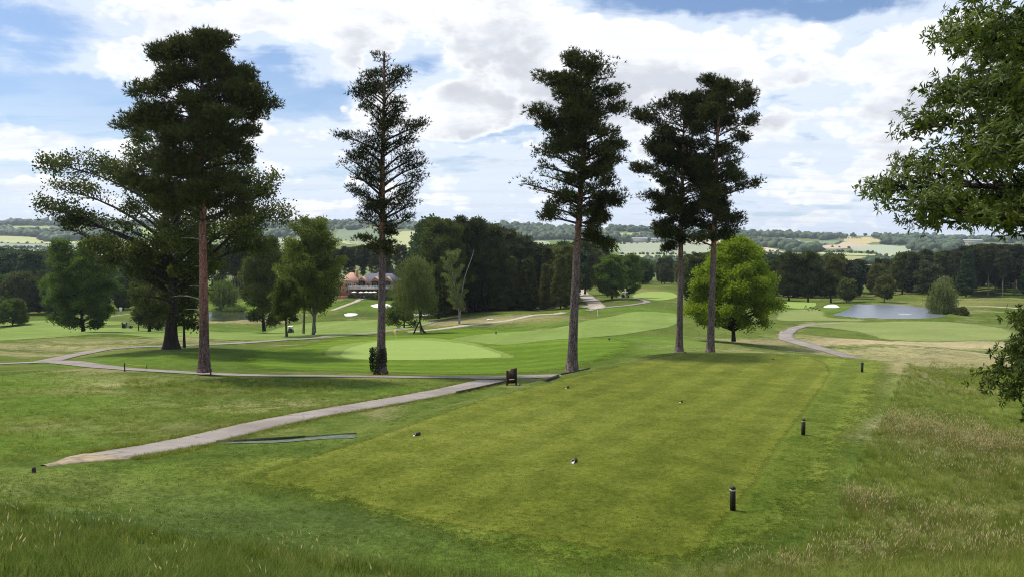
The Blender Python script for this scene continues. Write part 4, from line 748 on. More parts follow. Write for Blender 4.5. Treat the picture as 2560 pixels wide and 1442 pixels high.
# -- prototypes for the woods: few meshes, many copies
def proto(kind, seed):
    if kind == 'broad':
        t = Tree(seed, [(0, 0, -.3), (.2, 0, 5), (-.1, .2, 12), (0, 0, 18)], .36, simple_env(3.0, 20, 5.4, 'egg'), .15, 1.5, 6); t.grow(40, 3.0, 20, rise=.45, sub=5, subl=.4, bk=4, twigs=False); t.grow(16, 6, 17, rise=.4, sub=4, reach=(.3, .6), subl=.45, bk=4, twigs=False, az0=1.3); return t, leaves(t, 1.5, .8, 30, .55, .42)
    if kind == 'round':
        t = Tree(seed, [(0, 0, -.3), (-.2, 0, 4), (.1, .2, 10), (0, 0, 15)], .36, simple_env(2.0, 17, 6.4, 'round'), .15, 1.5, 6); t.grow(40, 2.0, 17, rise=.4, sub=5, subl=.4, bk=4, twigs=False); t.grow(14, 5, 14, rise=.4, sub=4, reach=(.3, .6), subl=.45, bk=4, twigs=False, az0=1.3); return t, leaves(t, 1.55, .8, 30, .55, .42)
    if kind == 'cone':
        t = Tree(seed, [(0, 0, -.3), (0, 0, 8), (0, 0, 21)], .30, simple_env(1.5, 22, 4.6, 'cone'), .08, 1.3, 6); t.grow(60, 1.5, 21.6, rise=-.12, sub=5, subl=.36, bk=3, twigs=False, arch=-.05); return t, leaves(t, .95, .5, 20, .5, .30)
    if kind == 'pine':
        t = Tree(seed, [(0, 0, -.3), (.15, 0, 8), (-.1, .1, 15), (.05, 0, 21)], .20, simple_env(13.5, 22.5, 3.4, 'flat'), .35, 1.3, 6); t.grow(26, 13.5, 22.5, rise=.3, sub=5, subl=.4, bk=3, twigs=False); t.grow(6, 9.5, 13.5, rise=.1, sub=1, reach=(.15, .35), subl=.2, bk=3, twigs=False); k = len(t.pts)-8; return t, leaves(t, 1.0, .42, 20, .5, .2)
    if kind == 'scots':
        t = Tree(seed, [(0, 0, -.3), (.15, 0, 6), (-.1, .1, 13), (.05, 0, 18)], .26, simple_env(6.0, 19.5, 4.4, 'round'), .25, 1.3, 6); t.grow(40, 6, 19.5, rise=.15, sub=5, subl=.4, bk=3, twigs=False); return t, leaves(t, 1.25, .35, 22, .55, .22)
PR = {}
def wood_tree(kind, var, leaf, bark, x, y, h, rot, name, label, group):
    key = (kind, var)
    if key not in PR:
        t, f = proto(kind, 200+var*17+hash_(kind)); PR[key] = (t.wood, t.br, f, t.env[-1, 0], {})
    wd, br, f, h0, cache = PR[key]
    ck = (leaf, bark)
    if ck not in cache: cache[ck] = (wd.mesh('trunk', MBK[bark], True), br.mesh('branches', MBK[bark], True), f.mesh('crown', ML[leaf]))
    mw, mr, mf = cache[ck]; s = h/h0; rr = random.Random(int(x*97+y*31)); sx = s*rr.uniform(.88, 1.18)
    LK = {'dark': 'dark green', 'teal': 'blue-green', 'olive': 'olive green', 'maple': 'mid green', 'fpine': 'grey-green'}[leaf]; KD = {'broad': 'broad-crowned', 'round': 'round-headed', 'cone': 'conical', 'pine': 'bare-stemmed', 'scots': 'flat-layered'}[kind]
    e = empty(name, (x, y, H1(x, y)-.1), rot, LK+' '+KD+' '+label, 'tree', group, (sx, sx, s)); link('trunk', mw, e); link('branches', mr, e)['kind'] = 'stuff'; link('crown', mf, e)['kind'] = 'stuff'; return e
def hash_(s): return sum(ord(c) for c in s)
TREES = []
def wood(n, px0, px1, d0, d1, h0, h1, kinds, label, group, seed, name='wood_tree', mind=4.5, top=None, scale=1.0):
    rr = random.Random(seed); pts = []; tries = 0
    while len(pts) < n and tries < 6000:
        tries += 1; px = rr.uniform(px0, px1); d = rr.uniform(d0(px) if callable(d0) else d0, d1(px) if callable(d1) else d1); x, y = at(px, d)
        if any((x-a)**2+(y-b)**2 < mind**2 for a, b in pts): continue
        pts.append((x, y)); k, leaf, bark = rr.choice(kinds); h = rr.uniform(h0, h1)
        if top is not None:
            tt = top(px)+rr.uniform(-2, 14)*scale; hh = rz(tt, d)-H1(x, y); h = min(max(hh, h0*.6), h1)
        wood_tree(k, rr.randint(0, 2), leaf, bark, x, y, h, rr.uniform(0, 6.28), name, label, group)
I = lambda *p: (lambda px: float(np.interp(px, [a for a, b in p], [b for a, b in p])))
B_, R_, C_, P_n, S_ = 'broad', 'round', 'cone', 'pine', 'scots'
wood(34, -120, 345, 282, 380, 12, 30, [(B_, 'dark', 'dark'), (R_, 'teal', 'dark'), (R_, 'teal', 'dark'), (B_, 'teal', 'dark'), (C_, 'teal', 'dark'), (R_, 'dark', 'dark')], 'tree packed in the wood behind the left fairway', 'dark trees of the left wood', 5, top=I((-120, 612), (0, 622), (60, 628), (140, 638), (200, 642), (340, 645)), mind=6.5)
wood(9, -60, 320, 262, 276, 10, 16, [(R_, 'maple', 'dark'), (R_, 'dark', 'dark'), (B_, 'maple', 'dark')], 'tree on the front edge of the left wood', 'trees on the edge of the left wood', 6, top=I((-60, 680), (80, 675), (200, 700), (320, 690)), mind=7)
wood(56, 500, 1020, lambda p: 318 if 820 < p < 1000 else 300, 372, 15, 27, [(P_n, 'fpine', 'fp')]*5+[(P_n, 'dark', 'fp')], 'pine in the stand behind the clubhouse', 'bare-stemmed pines of the plantation', 7, name='plantation_pine', top=I((500, 610), (640, 615), (740, 618), (860, 616), (900, 612), (1020, 606)), mind=2.8)
wood(8, 480, 700, 322, 350, 6, 14, [(C_, 'dark', 'dark'), (R_, 'dark', 'dark')], 'low tree filling the gaps under the left pines', 'undergrowth trees of the plantation', 17, mind=5, top=I((480, 680), (790, 690)))
wood(5, 820, 1010, 400, 430, 4, 8, [(R_, 'teal', 'dark'), (R_, 'dark', 'dark')], 'low tree beyond the pines behind the clubhouse', 'low trees beyond the clubhouse', 18, mind=6, top=I((820, 690), (1010, 690)))
wood(34, 1075, 1420, lambda p: 198 if p < 1380 else 210, 262, 14, 30, [(B_, 'dark', 'dark'), (C_, 'olive', 'dark'), (C_, 'dark', 'dark'), (B_, 'olive', 'dark'), (S_, 'fpine', 'dark'), (R_, 'teal', 'dark')], 'tree crowded in the central wood', 'dark trees of the central wood', 8, top=I((1075, 560), (1170, 552), (1250, 572), (1300, 590), (1345, 612), (1420, 606)), mind=4.6)
wood(9, 1235, 1420, 190, 196, 8, 22, [(C_, 'olive', 'dark'), (C_, 'dark', 'dark')], 'conifer on the front edge of the central wood', 'conifers on the edge of the central wood', 9, name='conifer', top=I((1235, 640), (1300, 622), (1345, 650), (1420, 630)), mind=5)
wood(16, 1425, 1720, lambda p: 290 if p < 1500 else 345, 430, 10, 22, [(R_, 'maple', 'grey'), (B_, 'olive', 'grey'), (R_, 'olive', 'grey'), (B_, 'dark', 'dark')], 'tree beyond the end of the fairway', 'trees beyond the end of the fairway', 10, top=I((1425, 602), (1500, 612), (1560, 648), (1640, 650), (1720, 640)), mind=8)
wood(14, 1700, 1930, 270, 380, 10, 22, [(B_, 'dark', 'dark'), (R_, 'olive', 'dark')], 'tree in the wood behind the bright green tree', 'trees behind the bright green tree', 11, top=I((1700, 640), (1930, 640)), mind=6)
wood(34, 1925, 2260, lambda p: 275 if p < 2130 else 290, 360, 10, 22, [(B_, 'dark', 'dark'), (S_, 'fpine', 'grey'), (R_, 'teal', 'dark'), (B_, 'olive', 'dark'), (S_, 'fpine', 'pale')], 'tree of the wood beyond the pond', 'dark trees beyond the pond', 12, top=I((1925, 640), (2100, 640), (2160, 655), (2200, 650), (2260, 636)), mind=6)
wood(78, 2240, 2700, lambda p: 292 if p < 2370 else 268, 350, 12, 25, [(S_, 'fpine', 'grey')]*3+[(S_, 'fpine', 'pale'), (P_n, 'fpine', 'fp'), (B_, 'dark', 'dark'), (C_, 'teal', 'dark')], 'tree of the wood along the right side', 'pines of the right wood', 13, name='plantation_pine', top=I((2240, 638), (2330, 626), (2420, 612), (2500, 612), (2760, 600)), mind=4.8)
wood(12, 2200, 2760, 352, 375, 8, 14, [(R_, 'teal', 'dark'), (C_, 'dark', 'dark')], 'low tree deep in the right wood', 'low trees of the right wood', 19, mind=7, top=I((2200, 680), (2760, 670)))
wood(40, -80, 2640, 430, 720, 10, 18, [(R_, 'maple', 'grey'), (B_, 'olive', 'grey'), (R_, 'dark', 'grey')], 'tree in the valley beyond the golf course', 'trees in the valley', 14, mind=16)

# shrubs closing the gaps low down in the woods
def shrubs(n, px0, px1, d0, d1, h0, h1, leaf, label, group, seed):
    wood(n, px0, px1, d0, d1, h0, h1, [(R_, leaf, 'dark')], label, group, seed, name='shrub', mind=3.2)
shrubs(26, 1925, 2640, 300, 335, 4.5, 8.0, 'teal', 'shrub under the trees of the wood beyond the pond', 'shrubs under the right wood', 31)
shrubs(12, 1200, 1420, 200, 215, 3.5, 6.0, 'dark', 'shrub under the trees of the central wood', 'shrubs under the central wood', 32)
shrubs(14, 500, 860, 296, 318, 2.5, 5.0, 'dark', 'shrub at the foot of the plantation pines', 'shrubs under the plantation', 33)
shrubs(12, -100, 340, 275, 290, 4.0, 7.0, 'teal', 'shrub at the foot of the left wood', 'shrubs under the left wood', 34)
shrubs(12, 1440, 1920, 330, 400, 4.0, 8.0, 'olive', 'shrub beyond the end of the fairway', 'shrubs beyond the fairway', 35)

# distant woods and hedges: countless crowns, one mass
def blob(seed, k=1.0):
    rr = np.random.RandomState(seed); import bmesh
    bm = bmesh.new(); bmesh.ops.create_icosphere(bm, subdivisions=2, radius=1.0); V = np.array([v.co for v in bm.verts]); Fc = np.array([[v.index for v in f.verts] for f in bm.faces]); bm.free()
    ph = rr.uniform(0, 6.28, (6, 4)); f = 1+sum(.11*np.sin(V @ (rr.randn(3)*3.2)+ph[i, 0]) for i in range(6))+rr.uniform(-.09, .09, len(V)); V = V*f[:, None]*np.array([1, 1, .78]); V[:, 2] += .55; return V, Fc
blobs = [blob(i) for i in range(4)]
def mass(name, polys, label, per, size, seed, leaf='far', lines=()):
    rr = np.random.RandomState(seed); mb = MB(); pts = []
    for L, n in polys:
        W_ = np.array(hp(L, dmin=650)); x0, y0 = W_.min(0); x1, y1 = W_.max(0); q = 0; cnt = 0
        while cnt < n and q < 40:
            X = rr.uniform(x0, x1, n); Y = rr.uniform(y0, y1, n); k = polydist(X, Y, W_) < 0; pts += list(zip(X[k], Y[k])); cnt += k.sum(); q += 1
    for L, sp in lines:
        W_ = np.array(hp(L, dmin=650)); D_ = np.r_[0, np.cumsum(np.linalg.norm(np.diff(W_, axis=0), axis=1))]
        for s_ in np.arange(0, D_[-1], sp): pts.append((np.interp(s_, D_, W_[:, 0])+rr.randn()*2, np.interp(s_, D_, W_[:, 1])+rr.randn()*2, .55))
    P = np.array([p[:2] for p in pts]); sc = np.array([p[2] if len(p) > 2 else 1 for p in pts]); z = H(P[:, 0], P[:, 1])
    for i in range(len(P)):
        V, Fc = blobs[rr.randint(4)]; s = size*rr.uniform(.6, 1.35)*sc[i]; a = rr.uniform(0, 6.28); R_m = np.array([[cos(a), -sin(a), 0], [sin(a), cos(a), 0], [0, 0, 1]])
        mb.add((V*s) @ R_m.T+np.array([P[i, 0], P[i, 1], z[i]+s*.25]), Fc)
    o = mb.obj(name, ML[leaf]); return tag(o, label, 'woodland', kind='stuff')
mass('far_woodland', [([(-80, 553), (200, 553), (480, 556), (480, 566), (200, 566), (-80, 567)], 330), ([(-80, 578), (130, 581), (350, 584), (350, 597), (180, 600), (90, 594), (-80, 592)], 240), ([(95, 598), (180, 600), (180, 606), (100, 604)], 40),
  ([(600, 557), (900, 557), (900, 573), (780, 590), (640, 597), (560, 590)], 260), ([(880, 558), (1080, 562), (1080, 584), (960, 570)], 180), ([(1050, 562), (1200, 565), (1440, 572), (1440, 600), (1340, 604), (1250, 612), (1050, 612)], 640), ([(1440, 573), (1660, 580), (1660, 584), (1480, 579)], 70), ([(1440, 589), (1540, 588), (1560, 606), (1450, 612)], 70), ([(1560, 600), (1700, 597), (1700, 608), (1560, 610)], 60),
  ([(1660, 581), (1800, 583), (2000, 589), (2160, 591), (2120, 595), (2060, 602), (1990, 597), (1880, 594), (1790, 598), (1700, 596)], 420), ([(1870, 607), (1950, 611), (2040, 624), (2060, 631), (2040, 634), (1960, 626), (1880, 613)], 120),
  ([(2150, 591), (2300, 594), (2600, 598), (2600, 612), (2420, 606), (2330, 606), (2280, 618), (2200, 612), (2215, 604), (2190, 596)], 360), ([(2275, 618), (2400, 612), (2400, 634), (2290, 632)], 100), ([(2560, 600), (2700, 600), (2700, 630), (2560, 640)], 60)],
  'distant woods on the ridge and slopes of the hills', 1, 9.5, 21)
mass('far_hedges', [], 'hedgerows and lines of trees between the distant fields', 1, 5.0, 22, lines=[([(-60, 578), (260, 583)], 18), ([(-60, 607), (180, 605)], 20), ([(0, 619), (180, 629), (300, 634)], 7), ([(115, 637), (300, 648)], 7), ([(95, 620), (130, 624)], 5),
  ([(2060, 632), (2195, 636)], 9), ([(2070, 631), (2190, 634)], 8), ([(2190, 643), (2330, 642)], 9), ([(1860, 635), (2050, 645)], 7), ([(1560, 637), (1820, 637)], 7), ([(1550, 611), (1790, 613)], 14), ([(2040, 617), (2105, 605)], 9), ([(2000, 612), (2040, 617), (2130, 622)], 22), ([(1560, 592), (1660, 592)], 16),
  ([(1640, 645), (1760, 648)], 6), ([(200, 630), (350, 636)], 10), ([(320, 612), (520, 606)], 16), ([(850, 603), (975, 607)], 14), ([(2100, 598), (2200, 596)], 20), ([(1870, 626), (1960, 632)], 12)])
mass('valley_trees', [([(95, 634), (120, 632), (135, 637), (105, 640)], 12), ([(2160, 655), (2290, 655), (2290, 664), (2160, 664)], 60), ([(350, 655), (520, 650), (520, 668), (350, 668)], 50), ([(1600, 655), (1700, 655), (1700, 668), (1560, 668)], 50), ([(560, 640), (700, 640), (700, 664), (560, 664)], 60), ([(2290, 634), (2360, 636), (2360, 650), (2280, 650)], 40), ([(0, 646), (120, 646), (120, 662), (0, 662)], 40)], 'scattered trees on the valley floor', 1, 5.0, 23)
# ------------------------------------------------------------------ foreground sweet chestnut at the right
def chestnut():
    d0 = 13.5; x, y = 12.6, 14.2; b = (x, y, H1(x, y)-.1)
    E = [(1.6, 2.0, 3), (2.4, 3.2, 3.4), (3.2, 3.9, 3.6), (3.8, 3.3, 3.6), (4.5, 2.9, 3.6), (5.2, 3.9, 3.8), (5.6, 5.5, 4), (6.4, 5.9, 4), (7.3, 5.9, 4), (8.0, 5.2, 4), (9.0, 4.8, 3.9), (10.4, 4.5, 3.8), (12.5, 3.4, 3.2), (14.5, 1.2, 1.2)]
    t = Tree(301, [(0, 0, -.3), (.1, 0, 2), (-.05, .1, 5), (.1, 0, 9), (0, 0, 14.0)], .30, E, .12, 1.6, 12)
    t.grow(90, 6.0, 14.2, rise=.15, zmin=2.2, reach=(.82, 1.0), sub=6, subl=.30, rb=.03, droop=.01, arch=.10, depth=.95, inner=.25)
    t.grow(34, 5.4, 13.0, rise=.2, zmin=2.0, reach=(.35, .75), sub=6, subl=.36, rb=.025, az0=1.0, depth=.95)
    t.grow(60, 1.9, 4.3, rise=.05, zmin=.5, reach=(.4, .84), sub=7, subl=.34, rb=.02, droop=.05, az0=.4)
    rng = t.rng; P, D = t.pts_dirs(); m = len(P); n = 8; pad = .42
    U = rng.randn(m*n, 3); U /= np.linalg.norm(U, axis=1)[:, None]; U *= (rng.rand(m*n, 1)**.5)*pad*np.array([1, 1, .7]); C = np.repeat(P, n, 0)+U
    A = U/(np.linalg.norm(U, axis=1)[:, None]+1e-9)*.7+np.repeat(D, n, 0)*.6+rng.randn(m*n, 3)*.3+np.array([0, 0, .25]); A /= np.linalg.norm(A, axis=1)[:, None]
    # only the side the photograph can see is leafed in full
    k = 9; C2 = np.repeat(C, k, 0); A2 = np.repeat(A, k, 0); R = rng.randn(len(C2), 3); S1 = np.cross(A2, R); S1 /= np.linalg.norm(S1, axis=1)[:, None]
    Dr = A2*rng.uniform(.05, .9, (len(C2), 1))+S1+np.array([0, 0, -.12]); Dr /= np.linalg.norm(Dr, axis=1)[:, None]
    L = rng.uniform(.10, .175, len(C2))[:, None]; Wd = L*.27; N = np.cross(Dr, np.cross(A2, Dr)); N = A2-Dr*np.sum(A2*Dr, 1)[:, None]; N /= (np.linalg.norm(N, axis=1)[:, None]+1e-9); Sd = np.cross(Dr, N)
    c0 = C2+A2*rng.uniform(-.04, .05, (len(C2), 1)); b1_ = c0+Dr*L*.45; tip = c0+Dr*L-N*L*.16
    V = np.stack([c0, b1_+Sd*Wd*.5-N*.004, tip, b1_-Sd*Wd*.5-N*.004, b1_+N*.010], 1).reshape(-1, 3); q = np.arange(len(C2))[:, None]*5
    mb = MB(); mb.add(V, np.concatenate([q+np.array([0, 1, 4]), q+np.array([1, 2, 4]), q+np.array([2, 3, 4]), q+np.array([3, 0, 4])]))
    return plant_tree('sweet_chestnut_tree', b, t, mb, MBK['dark'], ML['chest'], 'sweet chestnut with long toothed leaves reaching in from the right edge')
chestnut()
print('tris chestnut done')

# ------------------------------------------------------------------ small things on the tee
M_black = plain('black_plastic_wood', (.022, .018, .017), .55, .4, var=.3, scale=14)
M_white = plain('white_paint', (.80, .80, .78), .5, .4, var=.04)
M_cream = plain('cream_paint', (.72, .68, .55), .5, .4, var=.05)
M_yellow = plain('yellow_paint', (.75, .58, .05), .5, .4, var=.06)
M_orange = plain('orange_paint', (.75, .28, .05), .5, .4, var=.06)
M_rust = plain('brown_stained_wood', (.060, .028, .020), .65, .3, var=.3, scale=10)
def on_tee(px, py):
    x, y = tee_pt(px, py); return (x, y, H1(x, y)+.012)
def bollard(px, py, band, label, h=.50, w=.10, tilt=.0):
    e = empty('yardage_post', on_tee(px, py), radians(12), label, 'marker post', 'square black posts along the right of the tee')
    mb = MB(); hb = h*.86; mb.bbox(-w/2, w/2, -w/2, w/2, -.05, hb, .008)
    for s_ in (-.25, .25):
        for a in range(4):
            mb.box(s_*w-.003, s_*w+.003, -w/2-.002, -w/2+.002, .02, hb-.02, M=Matrix.Rotation(a*pi/2, 4, 'Z'))
    mb.obj('post', M_black, e)
    MB().bbox(-w/2-.003, w/2+.003, -w/2-.003, w/2+.003, hb-.001, hb+.034, .002).obj('band', band, e)
    c = MB(); q = w/2; c.add([(-q, -q, hb+.034), (q, -q, hb+.034), (q, q, hb+.034), (-q, q, hb+.034), (-q, -q, h), (q, -q, h), (q, q, h), (-q, q, h), (-q*.55, -q*.55, h+.028), (q*.55, -q*.55, h+.028), (q*.55, q*.55, h+.028), (-q*.55, q*.55, h+.028)],
      [(0, 1, 5, 4), (1, 2, 6, 5), (2, 3, 7, 6), (3, 0, 4, 7), (4, 5, 9, 8), (5, 6, 10, 9), (6, 7, 11, 10), (7, 4, 8, 11), (8, 9, 10, 11)]); c.obj('cap', M_black, e); e.rotation_euler = (0, tilt, radians(12)); return e
bollard(1832, 1275, M_cream, 'black square post with a cream band, nearest the bottom of the picture', .53, .10, -.03)
bollard(2008, 1087, M_yellow, 'black square post with a yellow band, second along the right of the tee', .52, .10)
e = bollard(2155, 930, M_rust, 'dark brown post without a bright band, at the far right corner of the tee', .52, .10)
def marker(px, py, m, ang, label, L=.26, r=.052):
    e = empty('tee_marker', on_tee(px, py), radians(ang), label, 'tee marker', 'short log tee markers')
    n = 14; a = np.linspace(0, 2*pi, n, endpoint=False); mb = MB()
    V = [(x_, r*cos(t), r*.8+r*sin(t)) for x_ in (0, L) for t in a]; V = [(v[0]+(.045*(v[2]/r) if v[0] == 0 else 0), v[1], v[2]) for v in V]
    mb.add(V, [(j, (j+1) % n, n+(j+1) % n, n+j) for j in range(n)]); mb.f.setdefault(n, []).append((np.array([[n+j for j in range(n)]]), 0)); mb.obj('log', M_black, e, smooth=False)
    f = MB(); q = [(v[0]-.004, v[1], v[2]) for v in V[:n]]; q2 = [(v[0]-.004-.003, v[1]*.93, (v[2]-r*.8)*.93+r*.8) for v in V[:n]]; f.add(q+q2, [(j, (j+1) % n, n+(j+1) % n, n+j) for j in range(n)]); f.f.setdefault(n, []).append((np.array([[2*n-1-j for j in range(n)]]), 0)); f.obj('painted_end', m, e)
    s_ = MB(); s_.tube([(L*.8, 0, r), (L*.8, 0, -.05)], .008, 6); s_.obj('spike', M_black, e); return e
marker(1034, 1090, M_white, 46, 'black log marker with a white slanted end, nearer the left edge of the tee', .26)
marker(1431, 1158, M_white, 62, 'black log marker with a white slanted end, lowest on the tee', .26, .055)
marker(1414, 971, M_yellow, 52, 'black log marker with a yellow end, close to the tee edge by the sign', .24)
marker(1699, 1007, M_yellow, 56, 'black log marker with a yellow end, in the middle of the tee', .22)
marker(1709, 883, M_orange, 50, 'small log marker with an orange end, at the far end of the tee', .26)
marker(1930, 900, M_orange, 52, 'faint small log marker at the far right of the tee', .22)

# brown tee sign at the tee edge
bx, by = hit(1279, 962); e = empty('tee_sign', (bx, by, H1(bx, by)+.08), radians(18), 'brown wooden tee sign with a stepped top and one white strip', 'sign')
W_, Hh = .50, .96; out = [(-W_/2, .04), (W_/2, .04), (W_/2, Hh), (-W_*.02, Hh), (-W_*.24, Hh*.86), (-W_/2, Hh*.86)]
mb = MB(); n = len(out); mb.add([(x_, y_, z_) for y_ in (-.03, .03) for x_, z_ in out], [(j, (j+1) % n, n+(j+1) % n, n+j) for j in range(n)]); mb.f.setdefault(n, []).append((np.array([list(range(n))[::-1], list(range(n, 2*n))]), 0)); mb.obj('board', M_rust, e)
for s_ in (-1, 1): MB().bbox(s_*(W_/2+.046)-.045, s_*(W_/2+.046)+.045, -.05, .05, -.3, Hh*(.90 if s_ < 0 else 1.03), .01).obj('post', M_rust, e)
MB().box(-W_*.33, W_*.33, -.042, -.031, .26, .315).obj('white_strip', M_white, e)
MB().box(-W_*.40, W_*.40, -.037, -.031, .40, .78).obj('map_panel', plain('dark_map_panel', (.035, .026, .016), .35, .5), e)

# low timber edging along the path and the drain beside the tee
def edging(name, PX, h, t, label, plank=2.4, mat=M_timber, world=False):
    P = np.array([hit(*p) for p in PX]) if not world else np.array(PX)[::6]; C = crom(P, 12); D_ = np.r_[0, np.cumsum(np.linalg.norm(np.diff(C, axis=0), axis=1))]; c0 = C.mean(0); z0 = H1(*c0); e = empty(name, (c0[0], c0[1], z0), 0, label, 'edging'); rr = random.Random(4)
    s_ = 0
    while s_ < D_[-1]-.3:
        a = np.array([np.interp(s_+.012, D_, C[:, k]) for k in (0, 1)]); s2 = min(s_+plank, D_[-1]); b_ = np.array([np.interp(s2, D_, C[:, k]) for k in (0, 1)]); za, zb = H1(*a), H1(*b_); dz = rr.uniform(-.012, .012)
        d = b_-a; L = np.linalg.norm(d); nrm = np.array([-d[1], d[0]])/L*t/2; V = []
        for p_, z_ in ((a, za), (b_, zb)):
            for sg in (-1, 1):
                for zz in (-.15, h+dz): q = p_+nrm*sg; V.append((q[0]-c0[0], q[1]-c0[1], z_+zz-z0))
        mb = MB(); mb.add(V, [(0, 1, 3, 2), (4, 6, 7, 5), (0, 4, 5, 1), (2, 3, 7, 6), (1, 5, 7, 3), (0, 2, 6, 4)]); mb.obj('plank', mat, e); s_ = s2
    return e
edging('timber_edging', [(1300, 962), (1340, 954), (1396, 942)], .15, .12, 'dark timber board edging the bank just right of the brown sign')
edging('timber_edging', [(1402, 936), (1440, 929), (1474, 921)], .10, .08, 'thin dark board at the foot of the ragged pine')
edging('timber_edging', [(540, 1104), (640, 1099), (760, 1092), (890, 1084)], .06, .05, 'long thin dark board running from the path across the grass', plank=3)
def path_side(s0, s1, off):
    C = crom(np.array(hp(PATH1)), 12); w = np.interp(np.linspace(0, 1, len(C)), np.linspace(0, 1, len(PATH1W)), PATH1W); T = np.gradient(C, axis=0); T /= np.linalg.norm(T, axis=1)[:, None]; N = np.column_stack([T[:, 1], -T[:, 0]]); E = C+N*(w/2+off)[:, None]; n = len(E); return E[int(s0*n):int(s1*n)]
edging('path_kerb', path_side(0, .43, .03), .05, .06, 'low dark kerb under the near end of the path', plank=2, world=True)
edging('path_kerb', path_side(.44, .80, .03), .05, .06, 'low dark kerb along the tee side of the path', plank=2.5, world=True)
edging('timber_edging', path_side(.80, 1.0, .05), .15, .10, 'dark timber board edging the path just left of the brown sign', world=True)
tag(sheet('matting', hp([(540, 1107), (640, 1103), (760, 1096), (885, 1088), (870, 1096), (760, 1101), (640, 1107), (560, 1109)]), plain('green_matting', (.10, .135, .10), .8, .2, var=.3, scale=5), .02, closed_n=3), 'worn grey-green matting beside the long thin board', 'matting', kind='thing')

# flag, rope barrier, small posts
bx, by = hit(990, 868); e = empty('flagstick', (bx, by, H1(bx, by)), 0, 'yellow flag on a thin stick standing in the pale green', 'golf flag')
MB().tube([(0, 0, 0), (0, 0, 2.2)], .014, 6).obj('pole', M_white, e); fl = MB(); n = 9; V = []
for i in range(n):
    t_ = i/(n-1); V += [(-.05-.22*t_+.02*sin(t_*7), .05*sin(t_*6), 2.18-.30*t_), (-.02-.12*t_+.03*sin(t_*6), .05*sin(t_*6+.5)+.01, 1.78-.42*t_**1.2)]
V = V+[(a_, b_+.012, c_) for a_, b_, c_ in V]; q = [(2*i, 2*i+1, 2*i+3, 2*i+2) for i in range(n-1)]; q2 = [tuple(2*n+v for v in f[::-1]) for f in q]; sd_ = [(2*i, 2*i+2, 2*n+2*i+2, 2*n+2*i) for i in range(n-1)]+[(2*i+3, 2*i+1, 2*n+2*i+1, 2*n+2*i+3) for i in range(n-1)]
fl.add(V, q+q2+sd_); fl.obj('flag', M_yellow, e, smooth=True)
def stake(px, py, h, mat, label, r=.035, name='marker_post', d=None, cap=None):
    x, y = hit(px, py) if d is None else at(px, d); e = empty(name, (x, y, H1(x, y)), 0, label, 'post')
    MB().lathe([(r, -.1), (r, h-.03), (r*.7, h), (0.001, h)], 8).obj('shaft', mat, e)
    if cap: MB().lathe([(r*1.3, h), (r*1.3, h+.06), (0.001, h+.07)], 8).obj('cap', cap, e)
    return e
p1 = stake(312, 928, .62, M_black, 'thin black post beside the lower path, holding the end of a yellow rope', .045)
p2 = stake(367, 921, .30, M_black, 'short peg at the far end of the yellow rope', .03)
A = Vector(p1.location)+Vector((0, 0, .58)); B = Vector(p2.location)+Vector((0, 0, .26)); P = bez(np.array(A), np.array((A+B)/2-Vector((0, 0, .12))), np.array(B), 10)
tag(MB().tube(P, .016, 5).obj('rope', M_yellow, smooth=True), 'yellow rope slung from the black post to a short peg', 'rope')
stake(527, 940, .55, M_black, 'dark slim post at the foot of the broad red-trunked pine', .05)
stake(1240, 835, .45, M_black, 'small dark marker on the fairway right of the green', .10)
stake(1523, 850, .30, M_black, 'tiny dark marker in the middle of the near fairway', .10)
stake(1494, 790, 1.3, M_white, 'slim white-topped post before the end of the gravel track', .05, cap=M_yellow)
stake(85, 1180, .14, M_timber, 'short dark stump past the worn end of the path', .05)
for px, py, r in ((1344, 771, .55), (1398, 763, .6)):
    x, y = hit(px, py); V, Fc = blob(px); mb = MB(); mb.add(V*r*np.array([1, .8, .6]), Fc); o = mb.obj('boulder', M_white); o.location = (x, y, H1(x, y)); tag(o, 'white boulder, %s of two at the foot of the central wood' % ('left' if px < 1380 else 'right'), 'boulder')
for px, py, r in ((1222, 800, .35), (1232, 799, .3)):
    x, y = hit(px, py); V, Fc = blob(px); mb = MB(); mb.add(V*r*np.array([1.2, .8, .6]), Fc); o = mb.obj('stone', M_white); o.location = (x, y, H1(x, y)); tag(o, 'pale stone, %s of two on the verge above the upper path' % ('left' if px < 1230 else 'right'), 'stone')
x, y = at(302, 262); e = empty('white_screen', (x, y, H1(x, y)), 0, 'upright white board at the edge of the left wood', 'board'); MB().bbox(-.42, .42, -.06, .06, .1, 1.9, .03).obj('panel', M_white, e)
for s_ in (-.3, .3): MB().bbox(s_-.04, s_+.04, -.04, .04, -.2, .12, .01).obj('leg', M_white, e)

